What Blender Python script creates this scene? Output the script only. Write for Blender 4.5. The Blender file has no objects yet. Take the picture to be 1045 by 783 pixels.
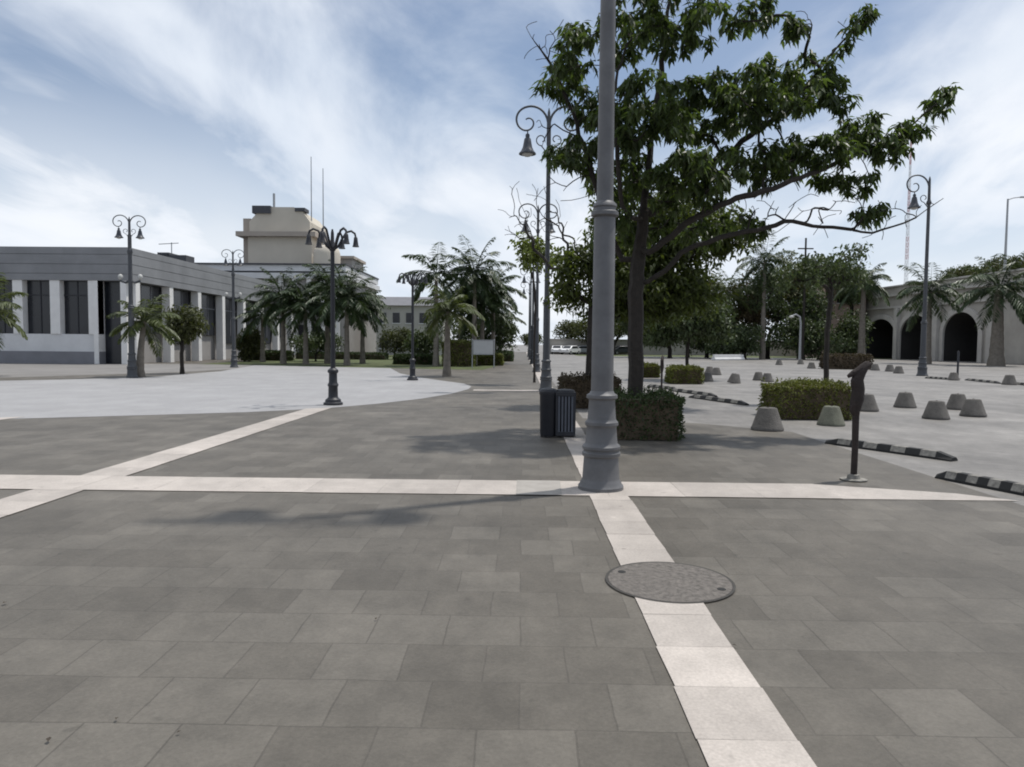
import bpy, math, random
from mathutils import Vector, Matrix, noise as mnoise
R = math.radians
C = bpy.context.scene.collection
S = bpy.context.scene
PI = math.pi

# ------------------------------------------------------------------ camera
CAM_H = 1.55; F = 740.0; W0, H0 = 1045.0, 783.0
PITCH, YAW, ROLL = R(3.09), R(0.81), R(0.5)
fwd = Vector((-math.sin(YAW)*math.cos(PITCH), math.cos(YAW)*math.cos(PITCH), -math.sin(PITCH)))
r0 = Vector((math.cos(YAW), math.sin(YAW), 0)); u0 = r0.cross(fwd)
rgt = r0*math.cos(ROLL) + u0*math.sin(ROLL); upv = -r0*math.sin(ROLL) + u0*math.cos(ROLL)
cam = bpy.data.cameras.new('camera'); co = bpy.data.objects.new('camera', cam); C.objects.link(co)
m3 = Matrix((rgt, upv, -fwd)).transposed()
co.matrix_world = Matrix.Translation((0, 0, CAM_H)) @ m3.to_4x4()
cam.sensor_fit = 'HORIZONTAL'; cam.sensor_width = 36; cam.lens = 36*F/W0
cam.clip_start = 0.05; cam.clip_end = 4000
S.camera = co

# ------------------------------------------------------------------ sky, sun, exposure
SUN_EL, SUN_ROT = R(69), R(62)
wd = bpy.data.worlds.new('World'); S.world = wd; wd.use_nodes = True
nt = wd.node_tree; nt.nodes.clear()
def N(tree, t, **kw):
    n = tree.nodes.new(t)
    for k, v in kw.items(): setattr(n, k, v)
    return n
L = nt.links.new
sky = N(nt, 'ShaderNodeTexSky', sky_type='NISHITA', sun_disc=False, sun_elevation=SUN_EL, sun_rotation=SUN_ROT,
        altitude=10, air_density=1.0, dust_density=0.6, ozone_density=2.0)
tc = N(nt, 'ShaderNodeTexCoord'); sep = N(nt, 'ShaderNodeSeparateXYZ'); L(tc.outputs['Generated'], sep.inputs[0])
zz = N(nt, 'ShaderNodeMath', operation='MAXIMUM'); L(sep.outputs[2], zz.inputs[0]); zz.inputs[1].default_value = 0.0
za = N(nt, 'ShaderNodeMath', operation='ADD'); L(zz.outputs[0], za.inputs[0]); za.inputs[1].default_value = 0.22
dx = N(nt, 'ShaderNodeMath', operation='DIVIDE'); L(sep.outputs[0], dx.inputs[0]); L(za.outputs[0], dx.inputs[1])
dy = N(nt, 'ShaderNodeMath', operation='DIVIDE'); L(sep.outputs[1], dy.inputs[0]); L(za.outputs[0], dy.inputs[1])
cmb = N(nt, 'ShaderNodeCombineXYZ'); L(dx.outputs[0], cmb.inputs[0]); L(dy.outputs[0], cmb.inputs[1])
def wnoise(scale, detail, rough, dist, loc, sc, rot=0):
    mp = N(nt, 'ShaderNodeMapping'); L(cmb.outputs[0], mp.inputs[0])
    mp.inputs['Location'].default_value = loc; mp.inputs['Scale'].default_value = sc; mp.inputs['Rotation'].default_value = (0, 0, rot)
    n = N(nt, 'ShaderNodeTexNoise'); L(mp.outputs[0], n.inputs['Vector'])
    n.inputs['Scale'].default_value = scale; n.inputs['Detail'].default_value = detail
    n.inputs['Roughness'].default_value = rough; n.inputs['Distortion'].default_value = dist
    return n.outputs['Fac']
def wmath(op, a, b):
    n = N(nt, 'ShaderNodeMath', operation=op)
    for i, v in enumerate((a, b)):
        if isinstance(v, (int, float)): n.inputs[i].default_value = v
        else: L(v, n.inputs[i])
    return n.outputs[0]
big = wnoise(0.75, 5, 0.52, 0.5, (3.1, 1.7, 0), (1.0, 0.55, 1), R(-35))
wisp = wnoise(2.4, 7, 0.6, 0.8, (0.4, 5.0, 0), (1.0, 0.45, 1), R(-25))
mixn = wmath('ADD', wmath('MULTIPLY', big, 0.72), wmath('MULTIPLY', wisp, 0.28))
ramp = N(nt, 'ShaderNodeMapRange', interpolation_type='SMOOTHSTEP'); L(mixn, ramp.inputs['Value'])
ramp.inputs['From Min'].default_value = 0.395; ramp.inputs['From Max'].default_value = 0.575
ramp.inputs['To Min'].default_value = 0.14; ramp.inputs['To Max'].default_value = 0.97
# veil: cloud thickens towards the horizon
hz = N(nt, 'ShaderNodeMapRange', interpolation_type='SMOOTHSTEP'); L(zz.outputs[0], hz.inputs['Value'])
hz.inputs['From Min'].default_value = 0.0; hz.inputs['From Max'].default_value = 0.42
hz.inputs['To Min'].default_value = 0.95; hz.inputs['To Max'].default_value = 0.0
fac = wmath('MAXIMUM', ramp.outputs[0], hz.outputs[0])
shade = wnoise(1.3, 4, 0.5, 0.4, (7.7, 2.2, 0), (1, 0.6, 1), R(-30))
cc = N(nt, 'ShaderNodeValToRGB'); L(shade, cc.inputs[0])
cc.color_ramp.elements[0].position = 0.35; cc.color_ramp.elements[0].color = (0.66, 0.73, 0.83, 1)
cc.color_ramp.elements[1].position = 0.62; cc.color_ramp.elements[1].color = (0.84, 0.87, 0.92, 1)
cs = N(nt, 'ShaderNodeVectorMath', operation='SCALE'); L(cc.outputs[0], cs.inputs[0]); cs.inputs['Scale'].default_value = 11.0
mx = N(nt, 'ShaderNodeMix', data_type='RGBA'); L(fac, mx.inputs['Factor']); L(sky.outputs[0], mx.inputs['A']); L(cs.outputs[0], mx.inputs['B'])
bg = N(nt, 'ShaderNodeBackground'); L(mx.outputs['Result'], bg.inputs[0]); bg.inputs[1].default_value = 0.085
wo = N(nt, 'ShaderNodeOutputWorld'); L(bg.outputs[0], wo.inputs[0])

sl = bpy.data.lights.new('sun', 'SUN'); sl.energy = 3.0; sl.angle = R(1.6); sl.color = (1.0, 0.96, 0.90)
so = bpy.data.objects.new('sun', sl); C.objects.link(so)
sd = Vector((math.sin(SUN_ROT)*math.cos(SUN_EL), math.cos(SUN_ROT)*math.cos(SUN_EL), math.sin(SUN_EL)))
so.rotation_euler = sd.to_track_quat('Z', 'Y').to_euler(); so.location = sd*60

S.view_settings.view_transform = 'Standard'; S.view_settings.look = 'None'
S.view_settings.exposure = 0.27; S.view_settings.gamma = 1.0
S.render.engine = 'CYCLES'
S.cycles.max_bounces = 6; S.cycles.transparent_max_bounces = 6
S.cycles.filter_width = 1.9

# ------------------------------------------------------------------ surveying helpers
def ray(u, v): return (fwd*F + rgt*(u - W0/2) + upv*(H0/2 - v))
def G(u, v, z=0.0):
    d = ray(u, v); t = (z - CAM_H)/d.z
    return Vector((d.x*t, d.y*t, z))
def P(u, v, Y):
    d = ray(u, v); t = Y/d.y
    return Vector((d.x*t, Y, CAM_H + d.z*t))

# ------------------------------------------------------------------ materials
MATS = {}
def mat(name, col, rough=0.7, var=0.25, nscale=3.0, metal=0.0, bump=0.0, bscale=40.0, spec=0.4, island=0.0, transl=0.0, coord='Object'):
    if name in MATS: return MATS[name]
    m = bpy.data.materials.new(name); m.use_nodes = True; t = m.node_tree; t.nodes.clear(); l = t.links.new
    out = N(t, 'ShaderNodeOutputMaterial'); b = N(t, 'ShaderNodeBsdfPrincipled')
    b.inputs['Roughness'].default_value = rough; b.inputs['Metallic'].default_value = metal
    b.inputs['Specular IOR Level'].default_value = spec
    tcn = N(t, 'ShaderNodeTexCoord')
    n = N(t, 'ShaderNodeTexNoise'); l(tcn.outputs[coord], n.inputs['Vector']); n.inputs['Scale'].default_value = nscale
    n.inputs['Detail'].default_value = 6; n.inputs['Roughness'].default_value = 0.65
    mr = N(t, 'ShaderNodeMapRange'); l(n.outputs['Fac'], mr.inputs['Value'])
    mr.inputs['From Min'].default_value = 0.25; mr.inputs['From Max'].default_value = 0.75
    mr.inputs['To Min'].default_value = 1-var; mr.inputs['To Max'].default_value = 1+var
    val = mr.outputs[0]
    if island:
        g = N(t, 'ShaderNodeNewGeometry'); ir = N(t, 'ShaderNodeMapRange'); l(g.outputs['Random Per Island'], ir.inputs['Value'])
        ir.inputs['To Min'].default_value = 1-island; ir.inputs['To Max'].default_value = 1+island
        mm = N(t, 'ShaderNodeMath', operation='MULTIPLY'); l(val, mm.inputs[0]); l(ir.outputs[0], mm.inputs[1]); val = mm.outputs[0]
    sc = N(t, 'ShaderNodeVectorMath', operation='SCALE'); sc.inputs[0].default_value = col[:3]; l(val, sc.inputs['Scale'])
    l(sc.outputs[0], b.inputs['Base Color'])
    if bump:
        n2 = N(t, 'ShaderNodeTexNoise'); l(tcn.outputs[coord], n2.inputs['Vector']); n2.inputs['Scale'].default_value = bscale; n2.inputs['Detail'].default_value = 4
        bp = N(t, 'ShaderNodeBump'); l(n2.outputs['Fac'], bp.inputs['Height']); bp.inputs['Strength'].default_value = bump; bp.inputs['Distance'].default_value = 0.02
        l(bp.outputs[0], b.inputs['Normal'])
    if transl:
        tr = N(t, 'ShaderNodeBsdfTranslucent'); s2 = N(t, 'ShaderNodeVectorMath', operation='MULTIPLY')
        l(sc.outputs[0], s2.inputs[0]); s2.inputs[1].default_value = (1.5, 1.6, 0.6); l(s2.outputs[0], tr.inputs[0])
        ms = N(t, 'ShaderNodeMixShader'); ms.inputs[0].default_value = transl; l(b.outputs[0], ms.inputs[1]); l(tr.outputs[0], ms.inputs[2])
        l(ms.outputs[0], out.inputs[0])
    else: l(b.outputs[0], out.inputs[0])
    MATS[name] = m
    return m

def paver_mat(name, c1, c2, mortar, size, stain=0.22, bw=None, rh=None, rot=0.0, off_=0.43, isl=0.0):
    m = bpy.data.materials.new(name); m.use_nodes = True; t = m.node_tree; t.nodes.clear(); l = t.links.new
    out = N(t, 'ShaderNodeOutputMaterial'); b = N(t, 'ShaderNodeBsdfPrincipled'); l(b.outputs[0], out.inputs[0])
    tcn = N(t, 'ShaderNodeTexCoord')
    # slight wobble so joints are not ruler straight
    wn = N(t, 'ShaderNodeTexNoise'); l(tcn.outputs['Object'], wn.inputs['Vector']); wn.inputs['Scale'].default_value = 2.2; wn.inputs['Detail'].default_value = 3
    sb = N(t, 'ShaderNodeVectorMath', operation='SUBTRACT'); l(wn.outputs['Color'], sb.inputs[0]); sb.inputs[1].default_value = (0.5, 0.5, 0.5)
    s3 = N(t, 'ShaderNodeVectorMath', operation='SCALE'); l(sb.outputs[0], s3.inputs[0]); s3.inputs['Scale'].default_value = 0.03
    ad = N(t, 'ShaderNodeVectorMath', operation='ADD'); mpr = N(t, 'ShaderNodeMapping'); mpr.inputs['Rotation'].default_value = (0, 0, rot); l(tcn.outputs['Object'], mpr.inputs[0])
    l(mpr.outputs[0], ad.inputs[0]); l(s3.outputs[0], ad.inputs[1])
    br = N(t, 'ShaderNodeTexBrick'); l(ad.outputs[0], br.inputs['Vector'])
    br.inputs['Scale'].default_value = 1.0; br.inputs['Brick Width'].default_value = bw or size; br.inputs['Row Height'].default_value = rh or size*1.02
    br.inputs['Mortar Size'].default_value = 0.006; br.inputs['Mortar Smooth'].default_value = 0.6; br.offset = off_; br.offset_frequency = 2
    br.inputs['Color1'].default_value = (*c1, 1); br.inputs['Color2'].default_value = (*c2, 1); br.inputs['Mortar'].default_value = (*mortar, 1)
    br.inputs['Bias'].default_value = -0.1
    def nz(scale, detail, lo, hi, fm=0.3, fx=0.7, sc=(1, 1, 1)):
        mp = N(t, 'ShaderNodeMapping'); l(tcn.outputs['Object'], mp.inputs[0]); mp.inputs['Scale'].default_value = sc
        n = N(t, 'ShaderNodeTexNoise'); l(mp.outputs[0], n.inputs['Vector']); n.inputs['Scale'].default_value = scale; n.inputs['Detail'].default_value = detail
        n.inputs['Roughness'].default_value = 0.65
        r_ = N(t, 'ShaderNodeMapRange'); l(n.outputs['Fac'], r_.inputs['Value']); r_.inputs['From Min'].default_value = fm; r_.inputs['From Max'].default_value = fx
        r_.inputs['To Min'].default_value = lo; r_.inputs['To Max'].default_value = hi
        return r_.outputs[0]
    def mul(a, b_):
        q = N(t, 'ShaderNodeMath', operation='MULTIPLY'); l(a, q.inputs[0]); l(b_, q.inputs[1]); return q.outputs[0]
    f1 = mul(nz(0.35, 5, 1-stain, 1+stain), nz(1.6, 6, 1-stain*.8, 1+stain*.8, sc=(1, 0.6, 1)))
    f1 = mul(f1, nz(5.5, 5, 1-stain*.5, 1+stain*.5))
    f2 = mul(f1, nz(60, 4, 0.86, 1.14))
    # small dark spots of grime and gum
    vo = N(t, 'ShaderNodeTexNoise'); l(tcn.outputs['Object'], vo.inputs['Vector']); vo.inputs['Scale'].default_value = 7.0; vo.inputs['Detail'].default_value = 2
    vr = N(t, 'ShaderNodeMapRange'); l(vo.outputs['Fac'], vr.inputs['Value']); vr.inputs['From Min'].default_value = 0.70; vr.inputs['From Max'].default_value = 0.76
    vr.inputs['To Min'].default_value = 1.0; vr.inputs['To Max'].default_value = 0.78
    f3 = mul(f2, vr.outputs[0])
    for (vs, rad_, lo_) in ((1.7, 0.030, 0.62), (3.3, 0.030, 0.72), (0.9, 0.035, 1.30)):
        vv = N(t, 'ShaderNodeTexVoronoi'); l(ad.outputs[0], vv.inputs['Vector']); vv.inputs['Scale'].default_value = vs
        v2 = N(t, 'ShaderNodeMapRange'); l(vv.outputs['Distance'], v2.inputs['Value']); v2.inputs['From Min'].default_value = rad_*.6; v2.inputs['From Max'].default_value = rad_*1.3
        v2.inputs['To Min'].default_value = lo_; v2.inputs['To Max'].default_value = 1.0; f3 = mul(f3, v2.outputs[0])
    if isl:
        ge = N(t, 'ShaderNodeNewGeometry'); ir = N(t, 'ShaderNodeMapRange'); l(ge.outputs['Random Per Island'], ir.inputs['Value'])
        ir.inputs['To Min'].default_value = 1-isl; ir.inputs['To Max'].default_value = 1+isl; f3 = mul(f3, ir.outputs[0])
    sc = N(t, 'ShaderNodeVectorMath', operation='SCALE'); l(br.outputs['Color'], sc.inputs[0]); l(f3, sc.inputs['Scale'])
    l(sc.outputs[0], b.inputs['Base Color']); b.inputs['Roughness'].default_value = 0.62; b.inputs['Specular IOR Level'].default_value = 0.35
    bn = N(t, 'ShaderNodeTexNoise'); l(tcn.outputs['Object'], bn.inputs['Vector']); bn.inputs['Scale'].default_value = 70; bn.inputs['Detail'].default_value = 4
    bp = N(t, 'ShaderNodeBump'); l(bn.outputs['Fac'], bp.inputs['Height']); bp.inputs['Strength'].default_value = 0.25; bp.inputs['Distance'].default_value = 0.01
    bp2 = N(t, 'ShaderNodeBump', invert=True); l(br.outputs['Fac'], bp2.inputs['Height']); bp2.inputs['Strength'].default_value = 0.22; bp2.inputs['Distance'].default_value = 0.006
    l(bp.outputs[0], bp2.inputs['Normal']); l(bp2.outputs[0], b.inputs['Normal'])
    return m

M_PAVE = paver_mat('grey_pavers', (0.088, 0.079, 0.066), (0.122, 0.111, 0.094), (0.078, 0.070, 0.059), 0.40)
M_WHITE = paver_mat('white_stone', (0.39, 0.352, 0.318), (0.39, 0.352, 0.318), (0.39, 0.352, 0.318), 400, 0.17, isl=0.09)
M_ROUND = paver_mat('pale_plaza_stone', (0.272, 0.268, 0.270), (0.30, 0.296, 0.297), (0.225, 0.22, 0.22), 0.8, 0.08)
M_LOT = paver_mat('pale_concrete', (0.175, 0.166, 0.155), (0.202, 0.191, 0.178), (0.125, 0.117, 0.108), 2.4, 0.26)
M_GRASS = mat('grass', (0.07, 0.085, 0.03), 0.9, 0.4, 1.2, bump=0.4)
M_SOIL = mat('soil', (0.10, 0.075, 0.05), 0.95, 0.3, 4)
M_GREY = mat('grey_painted_iron', (0.116, 0.116, 0.120), 0.52, 0.26, 3.5, bump=0.08, bscale=60)
M_DARK = mat('dark_painted_iron', (0.022, 0.023, 0.028), 0.5, 0.25, 5)
M_BLUEGREY = mat('blue_grey_iron', (0.060, 0.063, 0.069), 0.55, 0.15, 5)
M_SHADE = mat('lamp_shade_paint', (0.045, 0.05, 0.06), 0.45, 0.15, 8)
M_GLASSW = mat('frosted_lens', (0.42, 0.42, 0.40), 0.35, 0.05, 8)
M_BARK = mat('bark', (0.030, 0.025, 0.021), 0.9, 0.4, 9, bump=0.8, bscale=30)
M_PALMBARK = mat('palm_bark', (0.17, 0.15, 0.125), 0.9, 0.35, 5, bump=0.7, bscale=18)
M_LEAF = mat('leaf_mid_green', (0.056, 0.080, 0.030), 0.45, 0.35, 1.1, island=0.45, transl=0.45)
M_LEAFY = mat('leaf_yellow_green', (0.115, 0.14, 0.03), 0.5, 0.35, 1.1, island=0.4, transl=0.30)
M_LEAFD = mat('leaf_dark_green', (0.055, 0.076, 0.030), 0.55, 0.35, 0.6, island=0.4, transl=0.2)
M_LEAF2 = mat('leaf_backlit_green', (0.066, 0.084, 0.024), 0.5, 0.4, 0.8, island=0.4, transl=0.42)
M_LEAFO = mat('leaf_olive', (0.055, 0.062, 0.020), 0.6, 0.4, 0.4, island=0.4, transl=0.25)
M_PALM = mat('palm_leaf', (0.040, 0.062, 0.026), 0.45, 0.3, 1.0, island=0.4, transl=0.15)
M_PALMY = mat('palm_leaf_yellow', (0.070, 0.088, 0.030), 0.45, 0.3, 1.0, island=0.35, transl=0.25)
M_HEDGE = mat('hedge_leaf', (0.038, 0.058, 0.018), 0.55, 0.45, 3.0, island=0.45, transl=0.15)
M_HEDGEY = mat('hedge_leaf_yellow', (0.115, 0.125, 0.028), 0.55, 0.5, 2.2, island=0.45, transl=0.2)
M_HEDGER = mat('hedge_leaf_reddish', (0.062, 0.046, 0.028), 0.6, 0.5, 3.0, island=0.45, transl=0.15)
M_CONC = mat('rough_concrete', (0.105, 0.098, 0.09), 0.9, 0.35, 5, bump=0.6, bscale=35)
M_CONCG = mat('greenish_concrete', (0.125, 0.128, 0.098), 0.9, 0.35, 5, bump=0.6, bscale=35)
M_RUBBER = mat('black_rubber', (0.016, 0.016, 0.016), 0.75, 0.3, 8)
M_STRIPE = mat('worn_white_stripe', (0.20, 0.19, 0.17), 0.8, 0.65, 14)
M_IRONLID = mat('cast_iron_lid', (0.115, 0.103, 0.092), 0.75, 0.55, 26, bump=0.9, bscale=28)
M_LIDRIM = mat('lid_rim', (0.042, 0.039, 0.035), 0.7, 0.3, 20)
M_FASC_D = mat('grey_fascia', (0.215, 0.218, 0.225), 0.6, 0.2, 0.5)
M_WALLW = mat('white_render', (0.60, 0.60, 0.60), 0.8, 0.10, 0.8)
M_COLW = mat('white_column', (0.70, 0.69, 0.67), 0.75, 0.08, 1.5)
M_PLINTH = mat('grey_plinth', (0.20, 0.20, 0.215), 0.8, 0.12, 1.0)
M_WALLG = mat('warm_grey_wall', (0.30, 0.285, 0.27), 0.8, 0.12, 0.8)
M_WIN = mat('dark_glass', (0.014, 0.016, 0.021), 0.22, 0.3, 1.0, spec=0.5)
M_BEIGE = mat('beige_render', (0.52, 0.475, 0.40), 0.85, 0.10, 0.25)
M_BEIGED = mat('dark_beige_render', (0.36, 0.315, 0.27), 0.85, 0.10, 0.5)  # darker beige for ledge, side bay, block cap and tank hatch
M_ROOFD = mat('dark_roof', (0.07, 0.072, 0.08), 0.8, 0.2, 1)
M_STONE = mat('bridge_stone', (0.355, 0.333, 0.30), 0.9, 0.22, 0.35, bump=0.5, bscale=3)
M_STONEL = mat('bridge_stone_trim', (0.44, 0.42, 0.39), 0.9, 0.18, 0.5)
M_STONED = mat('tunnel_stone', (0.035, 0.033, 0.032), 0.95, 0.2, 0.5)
M_PINK = mat('salmon_render', (0.42, 0.31, 0.26), 0.85, 0.12, 0.4)
M_CARW = mat('white_car_paint', (0.72, 0.72, 0.72), 0.28, 0.03, 1, spec=0.5)
M_CARG = mat('silver_car_paint', (0.38, 0.39, 0.41), 0.3, 0.03, 1, metal=0.3)
M_CARD = mat('dark_car_paint', (0.05, 0.055, 0.065), 0.3, 0.03, 1)
M_RED = mat('red_mast_paint', (0.40, 0.16, 0.14), 0.6, 0.1, 1)
M_STEEL = mat('galvanised_steel', (0.32, 0.33, 0.34), 0.5, 0.12, 4, metal=0.5)
M_BOARD = mat('pale_board', (0.42, 0.42, 0.42), 0.6, 0.08, 2)
M_RUST = mat('rusty_dark_iron', (0.026, 0.019, 0.017), 0.8, 0.45, 9, bump=0.6, bscale=25)
M_LITTER = mat('dry_leaf', (0.05, 0.04, 0.03), 0.9, 0.3, 9)

# ------------------------------------------------------------------ mesh builder
class MB:
    def __init__(s): s.v = []; s.f = []; s.mi = []; s.cur = 0
    def face(s, idx): s.f.append(idx); s.mi.append(s.cur)
    def quad(s, a, b, c, d):
        n = len(s.v); s.v += [tuple(a), tuple(b), tuple(c), tuple(d)]; s.face((n, n+1, n+2, n+3))
    def box(s, x0, x1, y0, y1, z0, z1):
        n = len(s.v)
        s.v += [(x0, y0, z0), (x1, y0, z0), (x1, y1, z0), (x0, y1, z0), (x0, y0, z1), (x1, y0, z1), (x1, y1, z1), (x0, y1, z1)]
        for q in ((0, 3, 2, 1), (4, 5, 6, 7), (0, 1, 5, 4), (1, 2, 6, 5), (2, 3, 7, 6), (3, 0, 4, 7)): s.face(tuple(n+i for i in q))
    def lathe(s, prof, seg=24, c=(0, 0, 0), flute=0):
        n = len(s.v)
        for (r, z) in prof:
            for k in range(seg):
                a = 2*PI*k/seg; s.v.append((c[0]+r*math.cos(a), c[1]+r*math.sin(a), c[2]+z))
        for i in range(len(prof)-1):
            for k in range(seg):
                k2 = (k+1) % seg
                s.face((n+i*seg+k, n+i*seg+k2, n+(i+1)*seg+k2, n+(i+1)*seg+k))
        s.face(tuple(n+k for k in reversed(range(seg)))); s.face(tuple(n+(len(prof)-1)*seg+k for k in range(seg)))
    def tube(s, pts, rad, seg=6, cap=True):
        pts = [Vector(p) for p in pts]
        if isinstance(rad, (int, float)): rad = [rad]*len(pts)
        n = len(s.v); prev = None
        for i, p in enumerate(pts):
            t = (pts[min(i+1, len(pts)-1)] - pts[max(i-1, 0)])
            t = t.normalized() if t.length > 1e-9 else Vector((0, 0, 1))
            if prev is None:
                a = Vector((0, 0, 1)) if abs(t.z) < 0.9 else Vector((1, 0, 0)); x = t.cross(a).normalized()
            else:
                x = prev - t*prev.dot(t); x = x.normalized() if x.length > 1e-6 else t.orthogonal().normalized()
            prev = x; y = t.cross(x)
            for k in range(seg):
                an = 2*PI*k/seg; q = p + (x*math.cos(an) + y*math.sin(an))*rad[i]; s.v.append(tuple(q))
        for i in range(len(pts)-1):
            for k in range(seg):
                k2 = (k+1) % seg; s.face((n+i*seg+k, n+i*seg+k2, n+(i+1)*seg+k2, n+(i+1)*seg+k))
        if cap:
            s.face(tuple(n+k for k in reversed(range(seg)))); s.face(tuple(n+(len(pts)-1)*seg+k for k in range(seg)))
    def prism(s, poly, z0, z1):     # polygon in xy extruded in z
        n = len(s.v); k = len(poly)
        s.v += [(p[0], p[1], z0) for p in poly] + [(p[0], p[1], z1) for p in poly]
        s.face(tuple(n+i for i in reversed(range(k)))); s.face(tuple(n+k+i for i in range(k)))
        for i in range(k): j = (i+1) % k; s.face((n+i, n+j, n+k+j, n+k+i))
    def extrude(s, poly, org, ax, ay, az, d0, d1):   # polygon in (ax, ay) extruded along az
        n = len(s.v); k = len(poly); org = Vector(org); ax = Vector(ax); ay = Vector(ay); az = Vector(az)
        for d in (d0, d1): s.v += [tuple(org+ax*p[0]+ay*p[1]+az*d) for p in poly]
        s.face(tuple(n+i for i in reversed(range(k)))); s.face(tuple(n+k+i for i in range(k)))
        for i in range(k): j = (i+1) % k; s.face((n+i, n+j, n+k+j, n+k+i))
    def sheet(s, poly, z):
        n = len(s.v); s.v += [(p[0], p[1], z) for p in poly]; s.face(tuple(range(n, n+len(poly))))
    def build(s, name, mats, parent=None, smooth=False, bevel=0):
        me = bpy.data.meshes.new(name); me.from_pydata(s.v, [], s.f)
        if not isinstance(mats, (list, tuple)): mats = [mats]
        for m in mats: me.materials.append(m)
        if len(mats) > 1: me.polygons.foreach_set('material_index', s.mi)
        if smooth:
            me.polygons.foreach_set('use_smooth', [True]*len(me.polygons))
            try: me.set_sharp_from_angle(angle=R(38))
            except Exception: pass
        me.update()
        o = bpy.data.objects.new(name, me); C.objects.link(o)
        if parent: o.parent = parent
        if bevel:
            bv = o.modifiers.new('bevel', 'BEVEL'); bv.width = bevel; bv.segments = 2; bv.limit_method = 'ANGLE'
        return o

def tag(o, label, cat, group=None):
    o['label'] = label; o['category'] = cat
    if group: o['group'] = group
    return o
def thing(name, label, cat, loc=(0, 0, 0), rz=0.0, group=None):
    o = bpy.data.objects.new(name, None); C.objects.link(o); o.location = loc; o.rotation_euler = (0, 0, rz)
    o.empty_display_size = 0.2
    return tag(o, label, cat, group)
def struct(o): o['kind'] = 'structure'; return o
def dup(o, parent=None):
    c = o.copy(); C.objects.link(c)
    if parent: c.parent = parent
    for ch in list(o.children): dup(ch, c)
    return c

# ------------------------------------------------------------------ ground, paving, lines
g = MB(); g.sheet([(-1500, -60), (1500, -60), (1500, 3000), (-1500, 3000)], -0.012); struct(g.build('ground', M_LOT))
LX, LW = 0.905, 0.40           # long white line
p = MB(); p.sheet([(-90, -8), (5.0, -8), (5.0, 7.45), (4.95, 13.3), (3.6, 14.6), (1.3, 15.4), (1.15, 150), (-90, 150)], -0.008)
struct(p.build('pavement', M_PAVE))
outline = [(-160, 434), (-60, 430.5), (0, 427.5), (80, 425.5), (170, 423), (250, 420.6), (330, 416.8), (385, 412), (430, 406.8), (462, 401.5), (478, 397), (481, 394.5), (474, 391.5), (455, 389), (430, 385.5), (408, 381), (398, 375.5), (402, 369.5), (330, 369.5), (262, 372.5), (225, 379), (150, 385), (60, 387.5), (0, 388.5), (-160, 390)]
pl = MB(); pl.sheet([G(*q) for q in outline], -0.004); struct(pl.build('round_plaza', M_ROUND))
TY0, TY1 = 7.42, 8.20
MANH = G(683, 593)
srnd = random.Random(8)
def slabs(mb, x0, x1, y0, y1, along, L_):
    """a band laid as single worn slabs with slightly uneven edges"""
    a = y0 if along == 'y' else x0; end = y1 if along == 'y' else x1
    while a < end-0.02:
        b = min(a+L_*srnd.uniform(.96, 1.04), end); g_ = 0.0012; j = lambda: srnd.uniform(-.006, .006); z = srnd.uniform(-.0006, .0006)
        if along == 'y': mb.sheet([(x0+j(), a+g_), (x1+j(), a+g_+j()*.4), (x1+j(), b-g_), (x0+j(), b-g_+j()*.4)], z)
        else: mb.sheet([(a+g_, y0+j()), (b-g_, y0+j()), (b-g_+j()*.4, y1+j()), (a+g_, y1+j())], z)
        a = b
ln = MB()
slabs(ln, LX-LW/2, LX+LW/2, -2, TY0, 'y', 0.44); slabs(ln, LX-LW/2, LX+LW/2, TY1, 150, 'y', 0.44)
struct(ln.build('white_paving_line', M_WHITE))
l2 = MB(); slabs(l2, -40, 3.32, TY0, TY1, 'x', 0.80); l2.sheet([(3.27, TY0), (5.1, TY0), (4.65, TY0+0.35), (3.30, TY1)], -0.0035)
struct(l2.build('white_cross_line', M_WHITE))
l3 = MB(); slabs(l3, -5.08, -4.55, -2, TY0, 'y', 0.55); slabs(l3, -5.08, -4.55, TY1, 16.7, 'y', 0.55)
l3.sheet([(-5.08, 16.7), (-4.55, 16.7), (-4.55, 17.25), (-5.08, 16.95)], 0.0)
struct(l3.build('white_paving_line', M_WHITE))
l4 = MB(); slabs(l4, -1.65, LX-LW/2, 24.1, 24.75, 'x', 0.8); struct(l4.build('white_cross_line', M_WHITE))
l5 = MB(); q = [G(-60, 433), G(0, 428.6), G(26, 425.2), G(0, 426.2), G(-60, 430)]; l5.sheet(q, 0.0); struct(l5.build('white_paving_line', M_WHITE))
fc = MB(); fc.sheet([(-90, 29.5), (-22, 28.6), (-17.5, 36.5), (-15, 50), (-90, 50)], -0.006); struct(fc.build('forecourt', mat('forecourt_concrete', (0.185, 0.177, 0.169), 0.9, 0.2, 0.5)))
# planting beds
lw = MB(); lw.sheet([(-22.5, 50), (-2.4, 43.5), (-1.5, 56), (-1.5, 120), (-22.5, 120)], -0.002); struct(lw.build('lawn', M_GRASS))
lw = MB(); lw.sheet([(8, 104), (70, 96), (120, 96), (120, 160), (8, 160)], -0.008); struct(lw.build('lawn', M_GRASS))

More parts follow.
